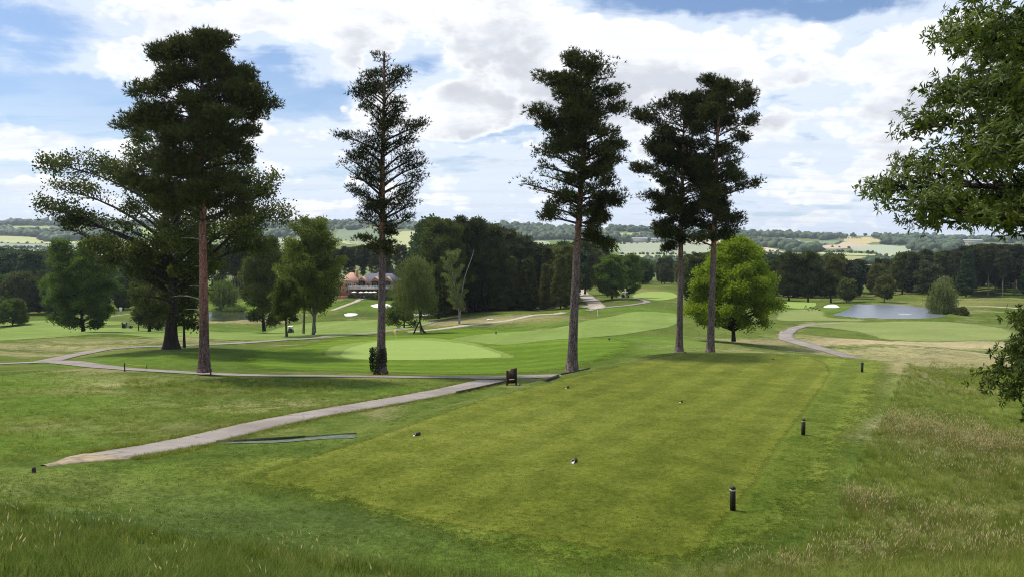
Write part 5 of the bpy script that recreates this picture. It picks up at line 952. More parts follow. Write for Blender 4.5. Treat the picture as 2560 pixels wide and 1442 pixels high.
# ------------------------------------------------------------------ golf carts
M_navy = plain('navy_body', (.02, .025, .06), .25, .6); M_tyre = plain('tyre_rubber', (.02, .02, .02), .8, .2); M_seat = plain('seat_vinyl', (.10, .09, .08), .5, .3); M_frame = plain('cart_frame', (.03, .03, .035), .4, .5)
def glassm():
    m, g = newmat('windscreen'); g.n('ShaderNodeOutputMaterial', {0: g.n('ShaderNodeBsdfPrincipled', {'Base Color': (.75, .78, .75, 1), 'Roughness': .1, 'Alpha': .35}).outputs[0]}); return m
M_glass = glassm()
def person(name, loc, rot, label, shirt, legs, pose='stand', parent=None, group=None):
    """one skinned figure, clothes in its own materials"""
    seat = pose == 'sit'
    J = {'pelvis': (0, 0, .92), 'waist': (0, 0, 1.08), 'chest': (0, -.01, 1.34), 'neck': (0, 0, 1.50), 'head': (0, -.02, 1.63), 'top': (0, -.01, 1.74)}
    if seat: K = {'hipL': (.10, 0, .90), 'kneeL': (.12, -.42, .92), 'footL': (.12, -.46, .50), 'toeL': (.12, -.62, .46)}
    else: K = {'hipL': (.09, 0, .88), 'kneeL': (.10, -.03, .50), 'footL': (.11, .03, .08), 'toeL': (.12, -.14, .04)}
    K.update({'shL': (.19, 0, 1.42), 'elL': (.25, -.02 if not seat else -.12, 1.16), 'wrL': (.23, -.12 if not seat else -.34, .95 if not seat else 1.12), 'haL': (.22, -.16 if not seat else -.42, .87 if not seat else 1.12)})
    for k in list(K): J[k] = K[k]; J[k[:-1]+'R'] = (-K[k][0], K[k][1]*(.6 if k[0] in 'kft' and not seat else 1)+(0 if seat or k[0] not in 'kft' else -.10 if k[0] in 'ft' else -.08), K[k][2])
    R = dict(pelvis=.135, waist=.12, chest=.15, neck=.055, head=.095, top=.06, hip=.10, knee=.065, foot=.045, toe=.035, sh=.065, el=.045, wr=.032, ha=.035)
    E = [('pelvis', 'waist'), ('waist', 'chest'), ('chest', 'neck'), ('neck', 'head'), ('head', 'top')]+[(a+s, b+s) if a not in ('pelvis', 'chest') else (a, b+s) for s in 'LR' for a, b in (('pelvis', 'hip'), ('hip', 'knee'), ('knee', 'foot'), ('foot', 'toe'), ('chest', 'sh'), ('sh', 'el'), ('el', 'wr'), ('wr', 'ha'))]
    ks = list(J); me = bpy.data.meshes.new('person'); me.from_pydata([J[k] for k in ks], [(ks.index(a), ks.index(b)) for a, b in E], [])
    o = bpy.data.objects.new('body_tmp', me); COL.objects.link(o); o.modifiers.new('s', 'SKIN'); me.skin_vertices.new() if not me.skin_vertices else None
    sv = me.skin_vertices[0].data
    for i, k in enumerate(ks): r = R.get(k, R.get(k[:-1])); sv[i].radius = (r, r*.8 if k in ('chest', 'waist', 'pelvis') else r); sv[i].use_root = k == 'pelvis'
    o.modifiers.new('b', 'SUBSURF').levels = 1; dg = bpy.context.evaluated_depsgraph_get(); m2 = bpy.data.meshes.new_from_object(o.evaluated_get(dg)); bpy.data.objects.remove(o)
    m2.name = name; m2.materials.clear()
    for m in (shirt, legs, M_skin, M_hair): m2.materials.append(m)
    for f in m2.polygons:
        c = f.center; f.use_smooth = True
        f.material_index = 3 if (c.z > 1.69 or (c.z > 1.60 and c.y > .02)) else 2 if (c.z > 1.48 or (abs(c.x) > .2 and c.y < -.07 and c.z < 1.2 and c.z > .82)) else 1 if (c.z < .96 and abs(c.x) < .2) else 0
    o = link(name, m2); o.location = loc; o.rotation_euler = (0, 0, rot); tag(o, label, 'person', group); return o
M_skin = plain('skin', (.50, .32, .24), .5, .3); M_hair = plain('dark_hair', (.04, .03, .02), .6, .3)
CL = {k: plain(k, c, .8, .2) for k, c in dict(navy_cloth=(.03, .04, .10), blue_cloth=(.10, .12, .35), white_cloth=(.7, .7, .7), black_cloth=(.02, .02, .02), khaki_cloth=(.35, .30, .2)).items()}
def cart(px, d, rot, label, roofc):
    x, y = at(px, d); e = empty('golf_cart', (x, y, H1(x, y)), rot, label, 'golf cart', 'golf carts out on the course')
    b = MB(); pr = [(-1.15, .28), (-1.18, .62), (-1.0, .80), (-.55, .86), (-.38, .80), (-.30, .42), (.62, .38), (.78, .80), (1.02, .76), (1.20, .58), (1.22, .30)]; n = len(pr)
    b.add([(x_, y_, z_) for y_ in (-.55, .55) for x_, z_ in pr], [(j, (j+1) % n, n+(j+1) % n, n+j) for j in range(n)]); b.f.setdefault(n, []).append((np.array([list(range(n)), list(range(2*n-1, n-1, -1))]), 0)); b.obj('body', M_navy, e)
    for xx in (-.8, .85):
        for yy in (-.55, .55):
            w = MB(); M = Matrix.Translation((xx, yy, .23)) @ Matrix.Rotation(pi/2, 4, 'X'); an = np.arange(14)*2*pi/14
            V = [M @ Vector((r*cos(a), r*sin(a), z_)) for r, z_ in ((.10, -.09), (.21, -.09), (.23, -.05), (.23, .05), (.21, .09), (.10, .09)) for a in an]; w.add(V, [(r*14+j, r*14+(j+1) % 14, (r+1)*14+(j+1) % 14, (r+1)*14+j) for r in range(5) for j in range(14)]); wo = w.obj('wheel', M_tyre, e, smooth=True)
            h = MB(); V = [M @ Vector((r*cos(a), r*sin(a), z_)) for r, z_ in ((.001, -.05), (.10, -.07), (.10, .07), (.001, .05)) for a in an]; h.add(V, [(r*14+j, r*14+(j+1) % 14, (r+1)*14+(j+1) % 14, (r+1)*14+j) for r in range(3) for j in range(14)]); h.obj('hub', M_white, wo)
    MB().bbox(-.62, -.10, -.5, .5, .80, .93, .04).obj('seat', M_seat, e); MB().bbox(-.72, -.58, -.5, .5, .93, 1.28, .04).obj('backrest', M_seat, e)
    MB().bbox(-1.05, .82, -.58, .58, 1.80, 1.86, .03).obj('roof', roofc, e)
    for xx, x2 in ((-.98, -.92), (.78, .62)):
        for yy in (-.52, .52): MB().tube([(xx+(.12 if xx > 0 else 0), yy, .72), (x2, yy, 1.81)], .018, 6).obj('roof_post', M_frame, e)
    w = MB(); w.add([(.86, -.48, .84), (.86, .48, .84), (.66, .48, 1.76), (.66, -.48, 1.76), (.875, -.48, .84), (.875, .48, .84), (.675, .48, 1.76), (.675, -.48, 1.76)], [(0, 3, 2, 1), (4, 5, 6, 7), (0, 1, 5, 4), (2, 3, 7, 6), (1, 2, 6, 5), (0, 4, 7, 3)]); w.obj('windscreen', M_glass, e)
    s_ = MB(); a = np.arange(13)*2*pi/12; s_.tube([(.42+.10*sin(t), .25+.16*cos(t), 1.05+.12*sin(t)) for t in a], .014, 5, cap=False); so_ = s_.obj('steering_wheel', M_frame, e); MB().tube([(.42, .25, 1.05), (.68, .25, .78)], .015, 5).obj('steering_column', M_frame, so_)
    M0 = Matrix.Translation((x, y, H1(x, y))) @ Matrix.Rotation(rot, 4, 'Z')
    for k, yy in enumerate((-.22, .22)):
        g_ = empty('golf_bag', M0 @ Vector((-1.02, yy, .78)), rot, ('%s golf bag on the ' % ('left', 'right')[k])+label.split(',')[0].split(' by ')[0], 'golf bag'); g_.rotation_euler = (0, -.15, rot)
        MB().lathe([(.10, -.35), (.13, -.3), (.13, .35), (.15, .45), (.12, .46)], 10).obj('bag', (M_black, CL['blue_cloth'])[k], g_, smooth=True)
        for j in range(4): q = MB(); q.tube([(.03*(j-1.5), .02*(j % 2), .3), (.05*(j-1.5), .02, .72)], .010, 4); q.obj('club', M_frame, g_)
    return e, M0
ec, M0 = cart(317, 192, radians(8), 'dark golf cart, farther left of the two in the left valley', M_black)
person('person', M0 @ Vector((-.33, .24, .02)), radians(98), 'person in dark clothes driving the golf cart in front of the left wood', CL['black_cloth'], CL['khaki_cloth'], 'sit')
x, y = at(305, 193.5); person('person', (x, y, H1(x, y)), radians(60), 'person in black standing behind the left golf cart', CL['black_cloth'], CL['black_cloth'])
ec2, M0 = cart(726, 188, radians(98), 'navy golf cart seen from behind, half hidden by the young tree trunk', M_white)
person('person', M0 @ Vector((-.33, .24, .02)), radians(188), 'person in white sitting in the golf cart by the young tree', CL['white_cloth'], CL['navy_cloth'], 'sit')
ec3, M0 = cart(1563, 236, radians(10), 'small golf cart parked by the trees above the fairway', M_white)

# ------------------------------------------------------------------ clubhouse
M_brick = plain('red_brick', (.46, .20, .13), .85, .2, var=.25, scale=5); M_brick2 = plain('brown_brick', (.36, .20, .14), .85, .2, var=.3, scale=5)
def tilem(name, a, b):
    m, g = newmat(name); p = g.n('ShaderNodeTexCoord').outputs['Object']; w = g.n('ShaderNodeTexWave', {'Vector': p, 'Scale': 1.6, 'Distortion': .4}, bands_direction='Z').outputs[1]; n = g.noise(p, 4, 5, .7)
    fin(g, g.mix(n, a, b), .8, .25, w, .5, .03); return m
M_clay = tilem('clay_tiles', (.40, .22, .15), (.56, .34, .24)); M_slate = tilem('slate_tiles', (.09, .09, .12), (.14, .14, .18)); M_dglass = plain('dark_window_glass', (.015, .018, .022), .12, .8); M_tan = plain('pale_timber', (.42, .30, .16), .6, .3); M_stone = plain('pale_stone', (.45, .40, .34), .8, .2)
cx_, cd = at(905, 282), 282; s_m = F/cd
CX0 = at(905, cd)[0]; cz = rz(742, cd)
CH = empty('clubhouse', (CX0, cd, cz), radians(0), 'brick clubhouse with clay and slate roofs, gabled bays and a white-railed balcony', 'clubhouse')
def wx(px): return (px-905)*cd/F
def wz(py): return rz(py, cd)-cz
def part(name, mb, mat, par=CH, **k): return mb.obj(name, mat, par, **k)
def hip(x0, x1, y0, y1, z0, z1, rx0, rx1, ov=.45):
    """hipped roof: eaves rectangle and ridge"""
    X0, X1, Y0, Y1 = x0-ov, x1+ov, y0-ov, y1+ov; ym = (y0+y1)/2; m = MB()
    m.add([(X0, Y0, z0), (X1, Y0, z0), (X1, Y1, z0), (X0, Y1, z0), (rx0, ym, z1), (rx1, ym, z1), (X0, Y0, z0-.18), (X1, Y0, z0-.18), (X1, Y1, z0-.18), (X0, Y1, z0-.18)],
      [(0, 1, 5, 4), (2, 3, 4, 5), (6, 7, 1, 0), (7, 8, 2, 1), (8, 9, 3, 2), (9, 6, 0, 3), (9, 8, 7, 6)]); m.add([(X1, Y0, z0), (X1, Y1, z0), (rx1, ym, z1), (X0, Y1, z0), (X0, Y0, z0), (rx0, ym, z1)], [(0, 1, 2), (3, 4, 5)]); return m
zg, ze, zr = -1.2, wz(705), wz(683)
# left wing
part('wall', MB().box(wx(848), wx(893), 0, 12, zg, ze), M_brick); part('roof', hip(wx(848), wx(893), 0, 12, ze, wz(683), wx(868), wx(876)), M_clay)
part('dark_tile_panel', MB().box(wx(864), wx(879), -.52, 1.2, ze+.35, ze+.42, M=Matrix.Rotation(0, 4, 'X')), M_slate)
# main block
part('wall', MB().box(wx(893.5), wx(988), 3, 15, zg, ze-.1), M_brick2); part('roof', hip(wx(893.5), wx(988), 3, 15, ze-.1, wz(686), wx(912), wx(972)), M_slate)
part('chimney', MB().bbox(wx(884), wx(889), 5, 6.2, ze, wz(676), .1), M_brick)
def gable(pc, hw, y0, label=None):
    xc = wx(pc); m = MB(); zt = wz(693); zb = wz(707)
    part('bay_wall', MB().box(xc-hw, xc+hw, y0, 3.2, zg, zb), M_brick2)
    m.add([(xc-hw-.4, y0-.4, zb-.1), (xc, y0-.4, zt), (xc+hw+.4, y0-.4, zb-.1), (xc-hw-.4, 6, zb-.1), (xc, 6, zt), (xc+hw+.4, 6, zb-.1), (xc-hw-.4, y0-.4, zb-.35), (xc, y0-.4, zt-.25), (xc+hw+.4, y0-.4, zb-.35), (xc-hw-.4, 6, zb-.35), (xc, 6, zt-.25), (xc+hw+.4, 6, zb-.35)],
      [(0, 1, 4, 3), (1, 2, 5, 4), (6, 7, 1, 0), (7, 8, 2, 1), (6, 9, 10, 7), (7, 10, 11, 8), (0, 3, 9, 6), (2, 8, 11, 5)]); part('gable_roof', m, M_clay)
    g_ = MB(); g_.add([(xc-hw, y0-.05, zb-.3), (xc+hw, y0-.05, zb-.3), (xc, y0-.05, zt-.35), (xc-hw, y0+.2, zb-.3), (xc+hw, y0+.2, zb-.3), (xc, y0+.2, zt-.35)], [(0, 1, 2), (5, 4, 3)]); part('gable_front', g_, M_clay)
    wz0, wz1 = wz(722), wz(708); r = hw*.72; a = np.linspace(0, pi, 9); ol = [(xc+r, wz0), ]+[(xc+r*cos(t), wz1+r*.55*sin(t)) for t in a]+[(xc-r, wz0)]; n = len(ol)
    w = MB(); w.add([(x_, y_, z_) for y_ in (y0-.12, y0-.02) for x_, z_ in ol], [(j, (j+1) % n, n+(j+1) % n, n+j) for j in range(n)]); w.f.setdefault(n, []).append((np.array([list(range(n))]), 0)); wo = part('window', w, M_dglass)
    for k in range(-2, 3):
        xx = xc+k*r/2.2; MB().box(xx-.06, xx+.06, y0-.2, y0-.13, wz0, wz1+r*.4*(1-abs(k)/3)).obj('mullion', M_tan if k in (-2, 2) else M_rust, wo)
gable(903, 2.1, 1.6); gable(937, 2.1, 1.6); gable(967, 2.1, 1.6)
def win(x0, x1, z0, z1, y, nm=2, fr=None):
    w = part('window', MB().box(x0, x1, y-.06, y+.04, z0, z1), M_dglass); fr = fr or M_white
    for k in range(nm+1): xx = x0+(x1-x0)*k/nm; MB().box(xx-.05, xx+.05, y-.12, y-.062, z0-.05, z1+.05).obj('frame', fr, w)
    for zz in (z0, z1): MB().box(x0+.052, x1-.052, y-.115, y-.065, zz-.05, zz+.05).obj('rail', fr, w)
win(wx(864), wx(879), wz(718), wz(709), 0, 3); win(wx(864), wx(872), wz(731), wz(723), 0, 2); win(wx(850), wx(853), wz(722), wz(710), 0, 1, M_tan); win(wx(884), wx(890), wz(720), wz(710), 0, 1)
for k in range(8): x0 = wx(893.5)+.6+k*1.75; win(x0, x0+1.45, wz(740), wz(727), 2.98, 2, M_frame)
# balcony
bz = wz(720); part('balcony_deck', MB().box(wx(876), wx(984), -2.4, 1.5, bz-.28, bz), M_stone)
for zz in (bz+.55, bz+1.0): part('railing', MB().box(wx(876), wx(984), -2.4, -2.34, zz-.05, zz+.05), M_white)
part('railing', MB().box(wx(876), wx(984), -2.46, -2.41, bz-.05, bz+.09), M_white)
for k in range(15): xx = wx(876)+k*(wx(984)-wx(876))/14; part('baluster', MB().box(xx-.05, xx+.05, -2.33, -2.27, bz, bz+.98), M_white)
for k in range(8): xx = wx(878)+k*(wx(982)-wx(878))/7; part('column', MB().box(xx-.15, xx+.15, -2.2, -1.9, zg, bz-.285), M_rust)
part('terrace_wall', MB().box(wx(832), wx(874), -3.5, -3.0, -2.0, wz(737)), M_brick)
# parasols and terrace shrubs
for k, px in enumerate((891, 909, 921, 933, 941)):
    x_ = CX0+wx(px); y_ = cd-3.6-(k % 2)*.8; e = empty('parasol', (x_, y_, cz-.1), 0, 'white parasol on the clubhouse terrace, %s from the left' % ('first', 'second', 'third', 'fourth', 'fifth')[k], 'parasol', 'white parasols on the terrace')
    MB().tube([(0, 0, -.5), (0, 0, 2.5)], .03, 6).obj('pole', M_white, e); n = 8; an = np.arange(n)*2*pi/n; m = MB(); m.add([(0, 0, 2.55)]+[(1.0*cos(a), 1.0*sin(a), 2.15) for a in an]+[(1.0*cos(a), 1.0*sin(a), 2.08) for a in an], [(0, 1+j, 1+(j+1) % n) for j in range(n)]); m.add([(1.0*cos(a), 1.0*sin(a), z_) for z_ in (2.15, 2.0) for a in an], [(j, n+j, n+(j+1) % n, (j+1) % n) for j in range(n)]); m.obj('canopy', M_white, e)
def shrub(px, py, d, r, leaf, label, h=1.0, name='shrub', group=None):
    x, y = at(px, d); z = H1(x, y) if py is None else rz(py, d); rng = np.random.RandomState(px); n = 900; U = rng.randn(n, 3); U /= np.linalg.norm(U, axis=1)[:, None]; U[:, 2] = np.abs(U[:, 2]); C = U*r*(rng.rand(n, 1)**.3)*np.array([1, .8, h])*(1+.15*np.sin(U[:, :1]*7))
    e = empty(name, (x, y, z), 0, label, 'shrub', group); mb = MB(); leaf_quads(mb, C, U+rng.randn(n, 3)*.7, .30*rng.uniform(.6, 1.3, n), .22, rng); mb.obj('foliage', ML[leaf], e)
    st = MB(); st.tube([(0, 0, -.3), (0, 0, r*h*.6)], .07, 5); st.obj('stem', MBK['dark'], e); return e
for px, r, lf, lb in ((879, 1.3, 'dark', 'dark clipped shrub at the left end of the terrace bed'), (887, .95, 'fresh', 'bright yellow-green clipped shrub in the terrace bed'), (900, 1.1, 'olive', 'olive shrub in the terrace bed right of the bright one'), (920, 1.2, 'maple', 'green shrub in the middle of the terrace bed'), (930, 1.25, 'olive', 'olive shrub under the second gable'), (939, 1.3, 'ash', 'leafy shrub right of the second gable'), (950, 1.2, 'dark', 'dark shrub under the third gable'), (962, 1.3, 'maple', 'green shrub at the right end of the terrace bed')):
    shrub(px, 744, 276, r, lf, lb)
shrub(835, 738, 279, 2.9, 'olive', 'large rounded bush against the left end of the clubhouse', 1.6); shrub(815, 742, 280, 2.4, 'dark', 'dark bush farther left of the clubhouse', 1.4); shrub(985, 742, 272, 2.6, 'maple', 'dark green bush right of the clubhouse', 1.5); shrub(1000, 745, 270, 2.2, 'copper', 'copper-coloured bush right of the clubhouse', 1.3)
for px, w_, lb in ((575, 1.6, 'left'), (590, 1.8, 'middle'), (602, 1.4, 'right')):
    x, y = at(px, 256); rng = np.random.RandomState(px); n = 1100; C = np.column_stack([rng.randn(n)*w_*.55, rng.randn(n)*.5, rng.rand(n)*.4]); mb = MB(); leaf_tris(mb, C, np.array([0, 0, 1.0])+rng.randn(n, 3)*.2, 1.7*rng.uniform(.6, 1, n), .12, rng); o = mb.obj('reed_clump', ML['willow']); o.location = (x, y, -24.6); tag(o, 'clump of tall pale reeds in the left pond, the %s one' % lb, 'reeds')
for px, d, lb, sh, lg in ((903, 268, 'person in dark clothes on the path below the clubhouse', 'black_cloth', 'black_cloth'), (909, 270, 'person in a blue top where the two clubhouse paths meet', 'blue_cloth', 'blue_cloth'), (912.5, 269, 'person in black beside the one in blue', 'black_cloth', 'navy_cloth'), (629, 280, 'person in white standing on the far slope left of the clubhouse', 'white_cloth', 'khaki_cloth')):
    x, y = at(px, d); person('person', (x, y, H1(x, y)), radians(px*37 % 360), lb, CL[sh], CL[lg])
# farm buildings on the hills
for px, py, w_, lb in ((902, 566, 46, 'long pale-roofed farm building high on the left of the ridge'), (1597, 606, 40, 'grey-roofed barn beyond the slope, left of the pair of pines'), (1640, 607, 24, 'small pale barn right of the grey-roofed one'), (2428, 609, 60, 'pale building low behind the right wood')):
    x, y = hit(px, py, dmin=900); e = empty('farm_building', (x, y, H1(x, y)), 0, lb, 'farm building'); MB().box(-w_/2, w_/2, -8, 8, -4, 7).obj('wall', M_stone, e)
    m = MB(); m.add([(-w_/2-1, -9, 7.02), (w_/2+1, -9, 7.02), (w_/2+1, 9, 7.02), (-w_/2-1, 9, 7.02), (-w_/2-1, 0, 11.5), (w_/2+1, 0, 11.5)], [(0, 1, 5, 4), (2, 3, 4, 5), (0, 3, 2, 1)]); m.obj('roof', plain('pale_roof', (.42, .42, .42), .6, .3), e)
# geese by the pond
def goose(x, y, rot, k):
    e = empty('goose', (x, y, H1(x, y)), rot, 'dark goose grazing on the grass near the pond', 'goose', 'geese on the grass by the pond'); mb = MB()
    mb.tube([(-.42, 0, .38), (-.30, 0, .40), (-.1, 0, .42), (.12, 0, .42), (.26, 0, .44), (.34, 0, .55), (.38, 0, .70), (.42, 0, .80), (.50, 0, .82)], [.02, .09, .16, .17, .11, .055, .04, .05, .035], 8); mb.obj('body', plain('goose_feathers', (.09, .075, .06), .8, .2) if k == 0 else bpy.data.materials['goose_feathers'], e, smooth=True)
    b = MB(); b.tube([(.50, 0, .82), (.60, 0, .80)], [.03, .01], 5); b.obj('bill', M_frame, e)
    for s_ in (-.07, .07): q = MB(); q.tube([(0, s_, .30), (0, s_, .02), (.08, s_, .01)], .015, 4); q.obj('leg', M_frame, e)
    return e
g0 = None; rr = random.Random(8)
for k, (px, py) in enumerate([(2012, 772), (2018, 775), (2026, 771), (2030, 777), (2034, 773), (2039, 776), (2044, 772), (2048, 778), (2022, 778), (2015, 768)]):
    x, y = hit(px, py)
    if g0 is None: g0 = goose(x, y, 1.0, 0)
    else: c = copy_tree(g0); c.location = (x, y, H1(x, y)); c.rotation_euler = (0, 0, rr.uniform(0, 6.28))
# fountain rings
fx, fy = px_on_level(2262, 785, -20.2); mb = MB()
for r in (.9, 1.6): a = np.arange(37)*2*pi/36; mb.tube(np.column_stack([fx+r*np.cos(a), fy+r*np.sin(a), np.full(37, -20.19)]), .05, 5, cap=False)
tag(mb.obj('fountain_ripples', plain('foam', (.7, .72, .75), .3, .5)), 'ring of foam and ripples where the fountain falls in the pond', 'fountain', kind='stuff')
# haze
mh, gh = newmat('haze_air'); gh.n('ShaderNodeOutputMaterial', {'Volume': gh.n('ShaderNodeVolumePrincipled', {'Color': (.80, .88, 1.0, 1), 'Density': 8e-5, 'Anisotropy': .2}).outputs[0]})
tag(MB().box(-4200, 4200, -40, 5300, -60, 110).obj('haze', mh), 'thin bluish summer haze over the valley', 'haze', kind='stuff')
# ------------------------------------------------------------------ grass as real blades near the camera
def bladem(name, a, b, tip, tr=.35):
    m, g = newmat(name); oi = g.n('ShaderNodeObjectInfo').outputs['Random']; pos = g.n('ShaderNodeNewGeometry').outputs['Position']; n = g.noise(pos, .8, 3, .6)
    v = g.m('ADD', g.m('MULTIPLY', oi, .55), g.m('MULTIPLY', n, .6)); c = g.mix(g.sm(v, .25, .85), a, b); c = g.mix(g.sm(v, .78, .98), c, tip)
    fin(g, c, .6, .08, trans=g.mix(1.0, c, (1.2, 1.25, .7), 'MULTIPLY'), tw=tr); return m
M_bt = bladem('turf_blades', (.075, .100, .010), (.175, .196, .030), (.28, .27, .09))
M_bm = bladem('mown_blades', (.052, .088, .008), (.150, .190, .026), (.26, .26, .08))
M_bl = bladem('long_blades', (.125, .165, .025), (.290, .310, .075), (.52, .46, .22), .45)
M_bd = bladem('deep_blades', (.065, .105, .014), (.150, .200, .032), (.26, .27, .09))
M_bs = bladem('seed_heads', (.66, .52, .42), (.78, .66, .52), (.88, .80, .64), .5)
M_stalk = bladem('seed_stalks', (.20, .19, .07), (.34, .30, .13), (.45, .40, .22), .3)
def clump(seed, n, h, rad, wid, bend, mats, heads=0, hh=.6):
    rr = np.random.RandomState(seed); mb = MB()
    for i in range(n):
        a = rr.uniform(0, 6.28); r = rad*sqrt(rr.rand()); x, y = r*cos(a), r*sin(a); H_ = h*rr.uniform(.55, 1.15); la = a+rr.randn()*.8; b = bend*rr.uniform(.3, 1.3)*H_; w = wid*rr.uniform(.7, 1.3); s_ = np.array([-sin(la), cos(la), 0])*w/2; dl = np.array([cos(la), sin(la), 0])
        p0 = np.array([x, y, -.02]); p1 = p0+dl*b*.25+np.array([0, 0, H_*.55]); p2 = p0+dl*b+np.array([0, 0, H_])
        mb.add([p0-s_, p0+s_, p1+s_*.8, p1-s_*.8, p2], [(0, 1, 2, 3)]); mb.add([p1-s_*.8, p1+s_*.8, p2], [(0, 1, 2)])
    for i in range(heads):
        a = rr.uniform(0, 6.28); r = rad*1.2*sqrt(rr.rand()); x, y = r*cos(a), r*sin(a); H_ = hh*rr.uniform(.7, 1.15); la = rr.uniform(0, 6.28); b = .18*H_; dl = np.array([cos(la), sin(la), 0])
        P = bez(np.array([x, y, 0]), np.array([x, y, H_*.6]), np.array([x, y, H_])+dl*b, 4); mb.tube(P, [.0016, .0014, .0012, .001], 3, cap=False, mi=1)
        q = P[-1]; d = P[-1]-P[-2]; d /= np.linalg.norm(d); L = rr.uniform(.07, .13)
        for k in range(3): sd_ = np.cross(d, rr.randn(3)); sd_ /= np.linalg.norm(sd_); mb.add([q-d*L*.4, q+sd_*.007, q+d*L*.6, q-sd_*.007], [(0, 1, 2, 3)], 2)
    return mb.mesh('clump', mats)
def scatter(name, P, sc, protos, label, cat='grass', tilt=.18, seed=1):
    rr = np.random.RandomState(seed); n = len(P)
    me = bpy.data.meshes.new(name); me.vertices.add(n); me.vertices.foreach_set('co', P.ravel().astype('f'))
    a = me.attributes.new('rot', 'FLOAT_VECTOR', 'POINT'); a.data.foreach_set('vector', np.column_stack([rr.randn(n)*tilt, rr.randn(n)*tilt, rr.rand(n)*6.28]).ravel().astype('f'))
    a = me.attributes.new('sc', 'FLOAT', 'POINT'); a.data.foreach_set('value', sc.astype('f'))
    a = me.attributes.new('pick', 'INT', 'POINT'); a.data.foreach_set('value', rr.randint(0, len(protos), n).astype('i'))
    o = link(name, me); tag(o, label, cat, kind='stuff')
    c = bpy.data.collections.new(name+'_clumps')
    for i, pm in enumerate(protos): c.objects.link(bpy.data.objects.new('clump_%02d' % i, pm))
    ng = bpy.data.node_groups.new(name, 'GeometryNodeTree'); ng.interface.new_socket('Geometry', in_out='INPUT', socket_type='NodeSocketGeometry'); ng.interface.new_socket('Geometry', in_out='OUTPUT', socket_type='NodeSocketGeometry')
    N = ng.nodes; gi = N.new('NodeGroupInput'); go = N.new('NodeGroupOutput'); ci = N.new('GeometryNodeCollectionInfo'); ci.inputs[0].default_value = c; ci.inputs['Separate Children'].default_value = True; ci.inputs['Reset Children'].default_value = True
    ip = N.new('GeometryNodeInstanceOnPoints'); ip.inputs['Pick Instance'].default_value = True
    def attr(nm, ty): x = N.new('GeometryNodeInputNamedAttribute'); x.data_type = ty; x.inputs[0].default_value = nm; return x.outputs[0]
    lk = ng.links.new; lk(gi.outputs[0], ip.inputs['Points']); lk(ci.outputs[0], ip.inputs['Instance']); lk(attr('pick', 'INT'), ip.inputs['Instance Index']); lk(attr('sc', 'FLOAT'), ip.inputs['Scale'])
    er = N.new('FunctionNodeEulerToRotation'); lk(attr('rot', 'FLOAT_VECTOR'), er.inputs[0]); lk(er.outputs[0], ip.inputs['Rotation']); lk(ip.outputs[0], go.inputs[0])
    o.modifiers.new('grass', 'NODES').node_group = ng; return o
def pts_in(poly, dens, seed, fall=None, avoid=(), patch=None, world=False):
    """random ground points in a picture-drawn region; dens per square metre"""
    W_ = np.array(poly if world else hp(poly)); rr = np.random.RandomState(seed); x0, y0 = W_.min(0); x1, y1 = W_.max(0); n = int((x1-x0)*(y1-y0)*dens); X = rr.uniform(x0, x1, n); Y = rr.uniform(y0, y1, n)
    k = polydist(X, Y, W_) < 0
    if fall: k &= rr.rand(n) < np.minimum(1, (fall/np.maximum(Y, 1)))**1.5
    if patch:
        f = sum(np.sin((X*cos(t)+Y*sin(t))*2*pi/L+p) for t, L, p in zip(rr.uniform(0, 6.28, 6), (1.1, 1.9, 2.7, 4.1, 1.5, 3.3), rr.uniform(0, 6.28, 6)))/6; k &= f+rr.randn(n)*.12 > patch
    X, Y = X[k], Y[k]
    for A in avoid: q = polydist(X, Y, A) > .02; X, Y = X[q], Y[q]
    return np.column_stack([X, Y, H(X, Y)])
TEEP = crom(TEE, 5, True); APRP = crom(APR, 6, True)
tm = [M_bt, M_stalk, M_bs]; mm = [M_bm, M_stalk, M_bs]; lm = [M_bl, M_stalk, M_bs]; dm = [M_bd, M_stalk, M_bs]
turf = [clump(10+i, 16, .032, .07, .006, .8, tm) for i in range(3)]
mown = [clump(20+i, 16, .042, .075, .005, .8, mm) for i in range(3)]
rgh = [clump(30+i, 22, .11, .10, .006, .8, lm) for i in range(3)]
lng = [clump(40+i, 26, .30, .13, .007, .75, lm) for i in range(4)]
dpl = [clump(50+i, 28, .34, .14, .008, .85, dm) for i in range(4)]
sdh = [clump(60+i, 12, .30, .14, .006, .6, lm, heads=6, hh=.50) for i in range(4)]
u = lambda n, s, a=.7, b=1.3: np.random.RandomState(s).uniform(a, b, n)
near_tee = [p for p in TEEP if p[1] < 99]
P = pts_in(TEEP, 150, 1, fall=15, world=True); P = P[P[:, 1] < 34]; P[:, 2] += .012; scatter('tee_grass', P, u(len(P), 1), turf, 'close-mown blades of the tee surface')
P = pts_in([tuple(p) for p in APRP], 130, 2, fall=14, world=True, avoid=[TEEP]); P = P[P[:, 1] < 40]; P[:, 2] += .006; scatter('apron_grass', P, u(len(P), 2), mown, 'short mown blades of the apron round the tee')
L = [(-80, 1190), (90, 1180), (300, 1150), (540, 1112), (760, 1102), (900, 1088), (1100, 1012), (1180, 992), (1000, 1060), (700, 1150), (540, 1215), (760, 1275), (1000, 1345), (1380, 1436), (1200, 1500), (600, 1500), (-200, 1500), (-200, 1200)]
P = pts_in(L, 110, 3, fall=13); scatter('bank_grass', P, u(len(P), 3, .6, 1.5), mown, 'mown grass on the bank below the tee')
P = pts_in([(-200, 1250), (100, 1280), (300, 1320), (600, 1365), (950, 1425), (1250, 1465), (1700, 1470), (1700, 1560), (-200, 1560)], 75, 4, patch=-.10); scatter('long_grass', P, u(len(P), 4, .35, .85), dpl+lng[:2], 'long lush grass along the bottom left of the picture')
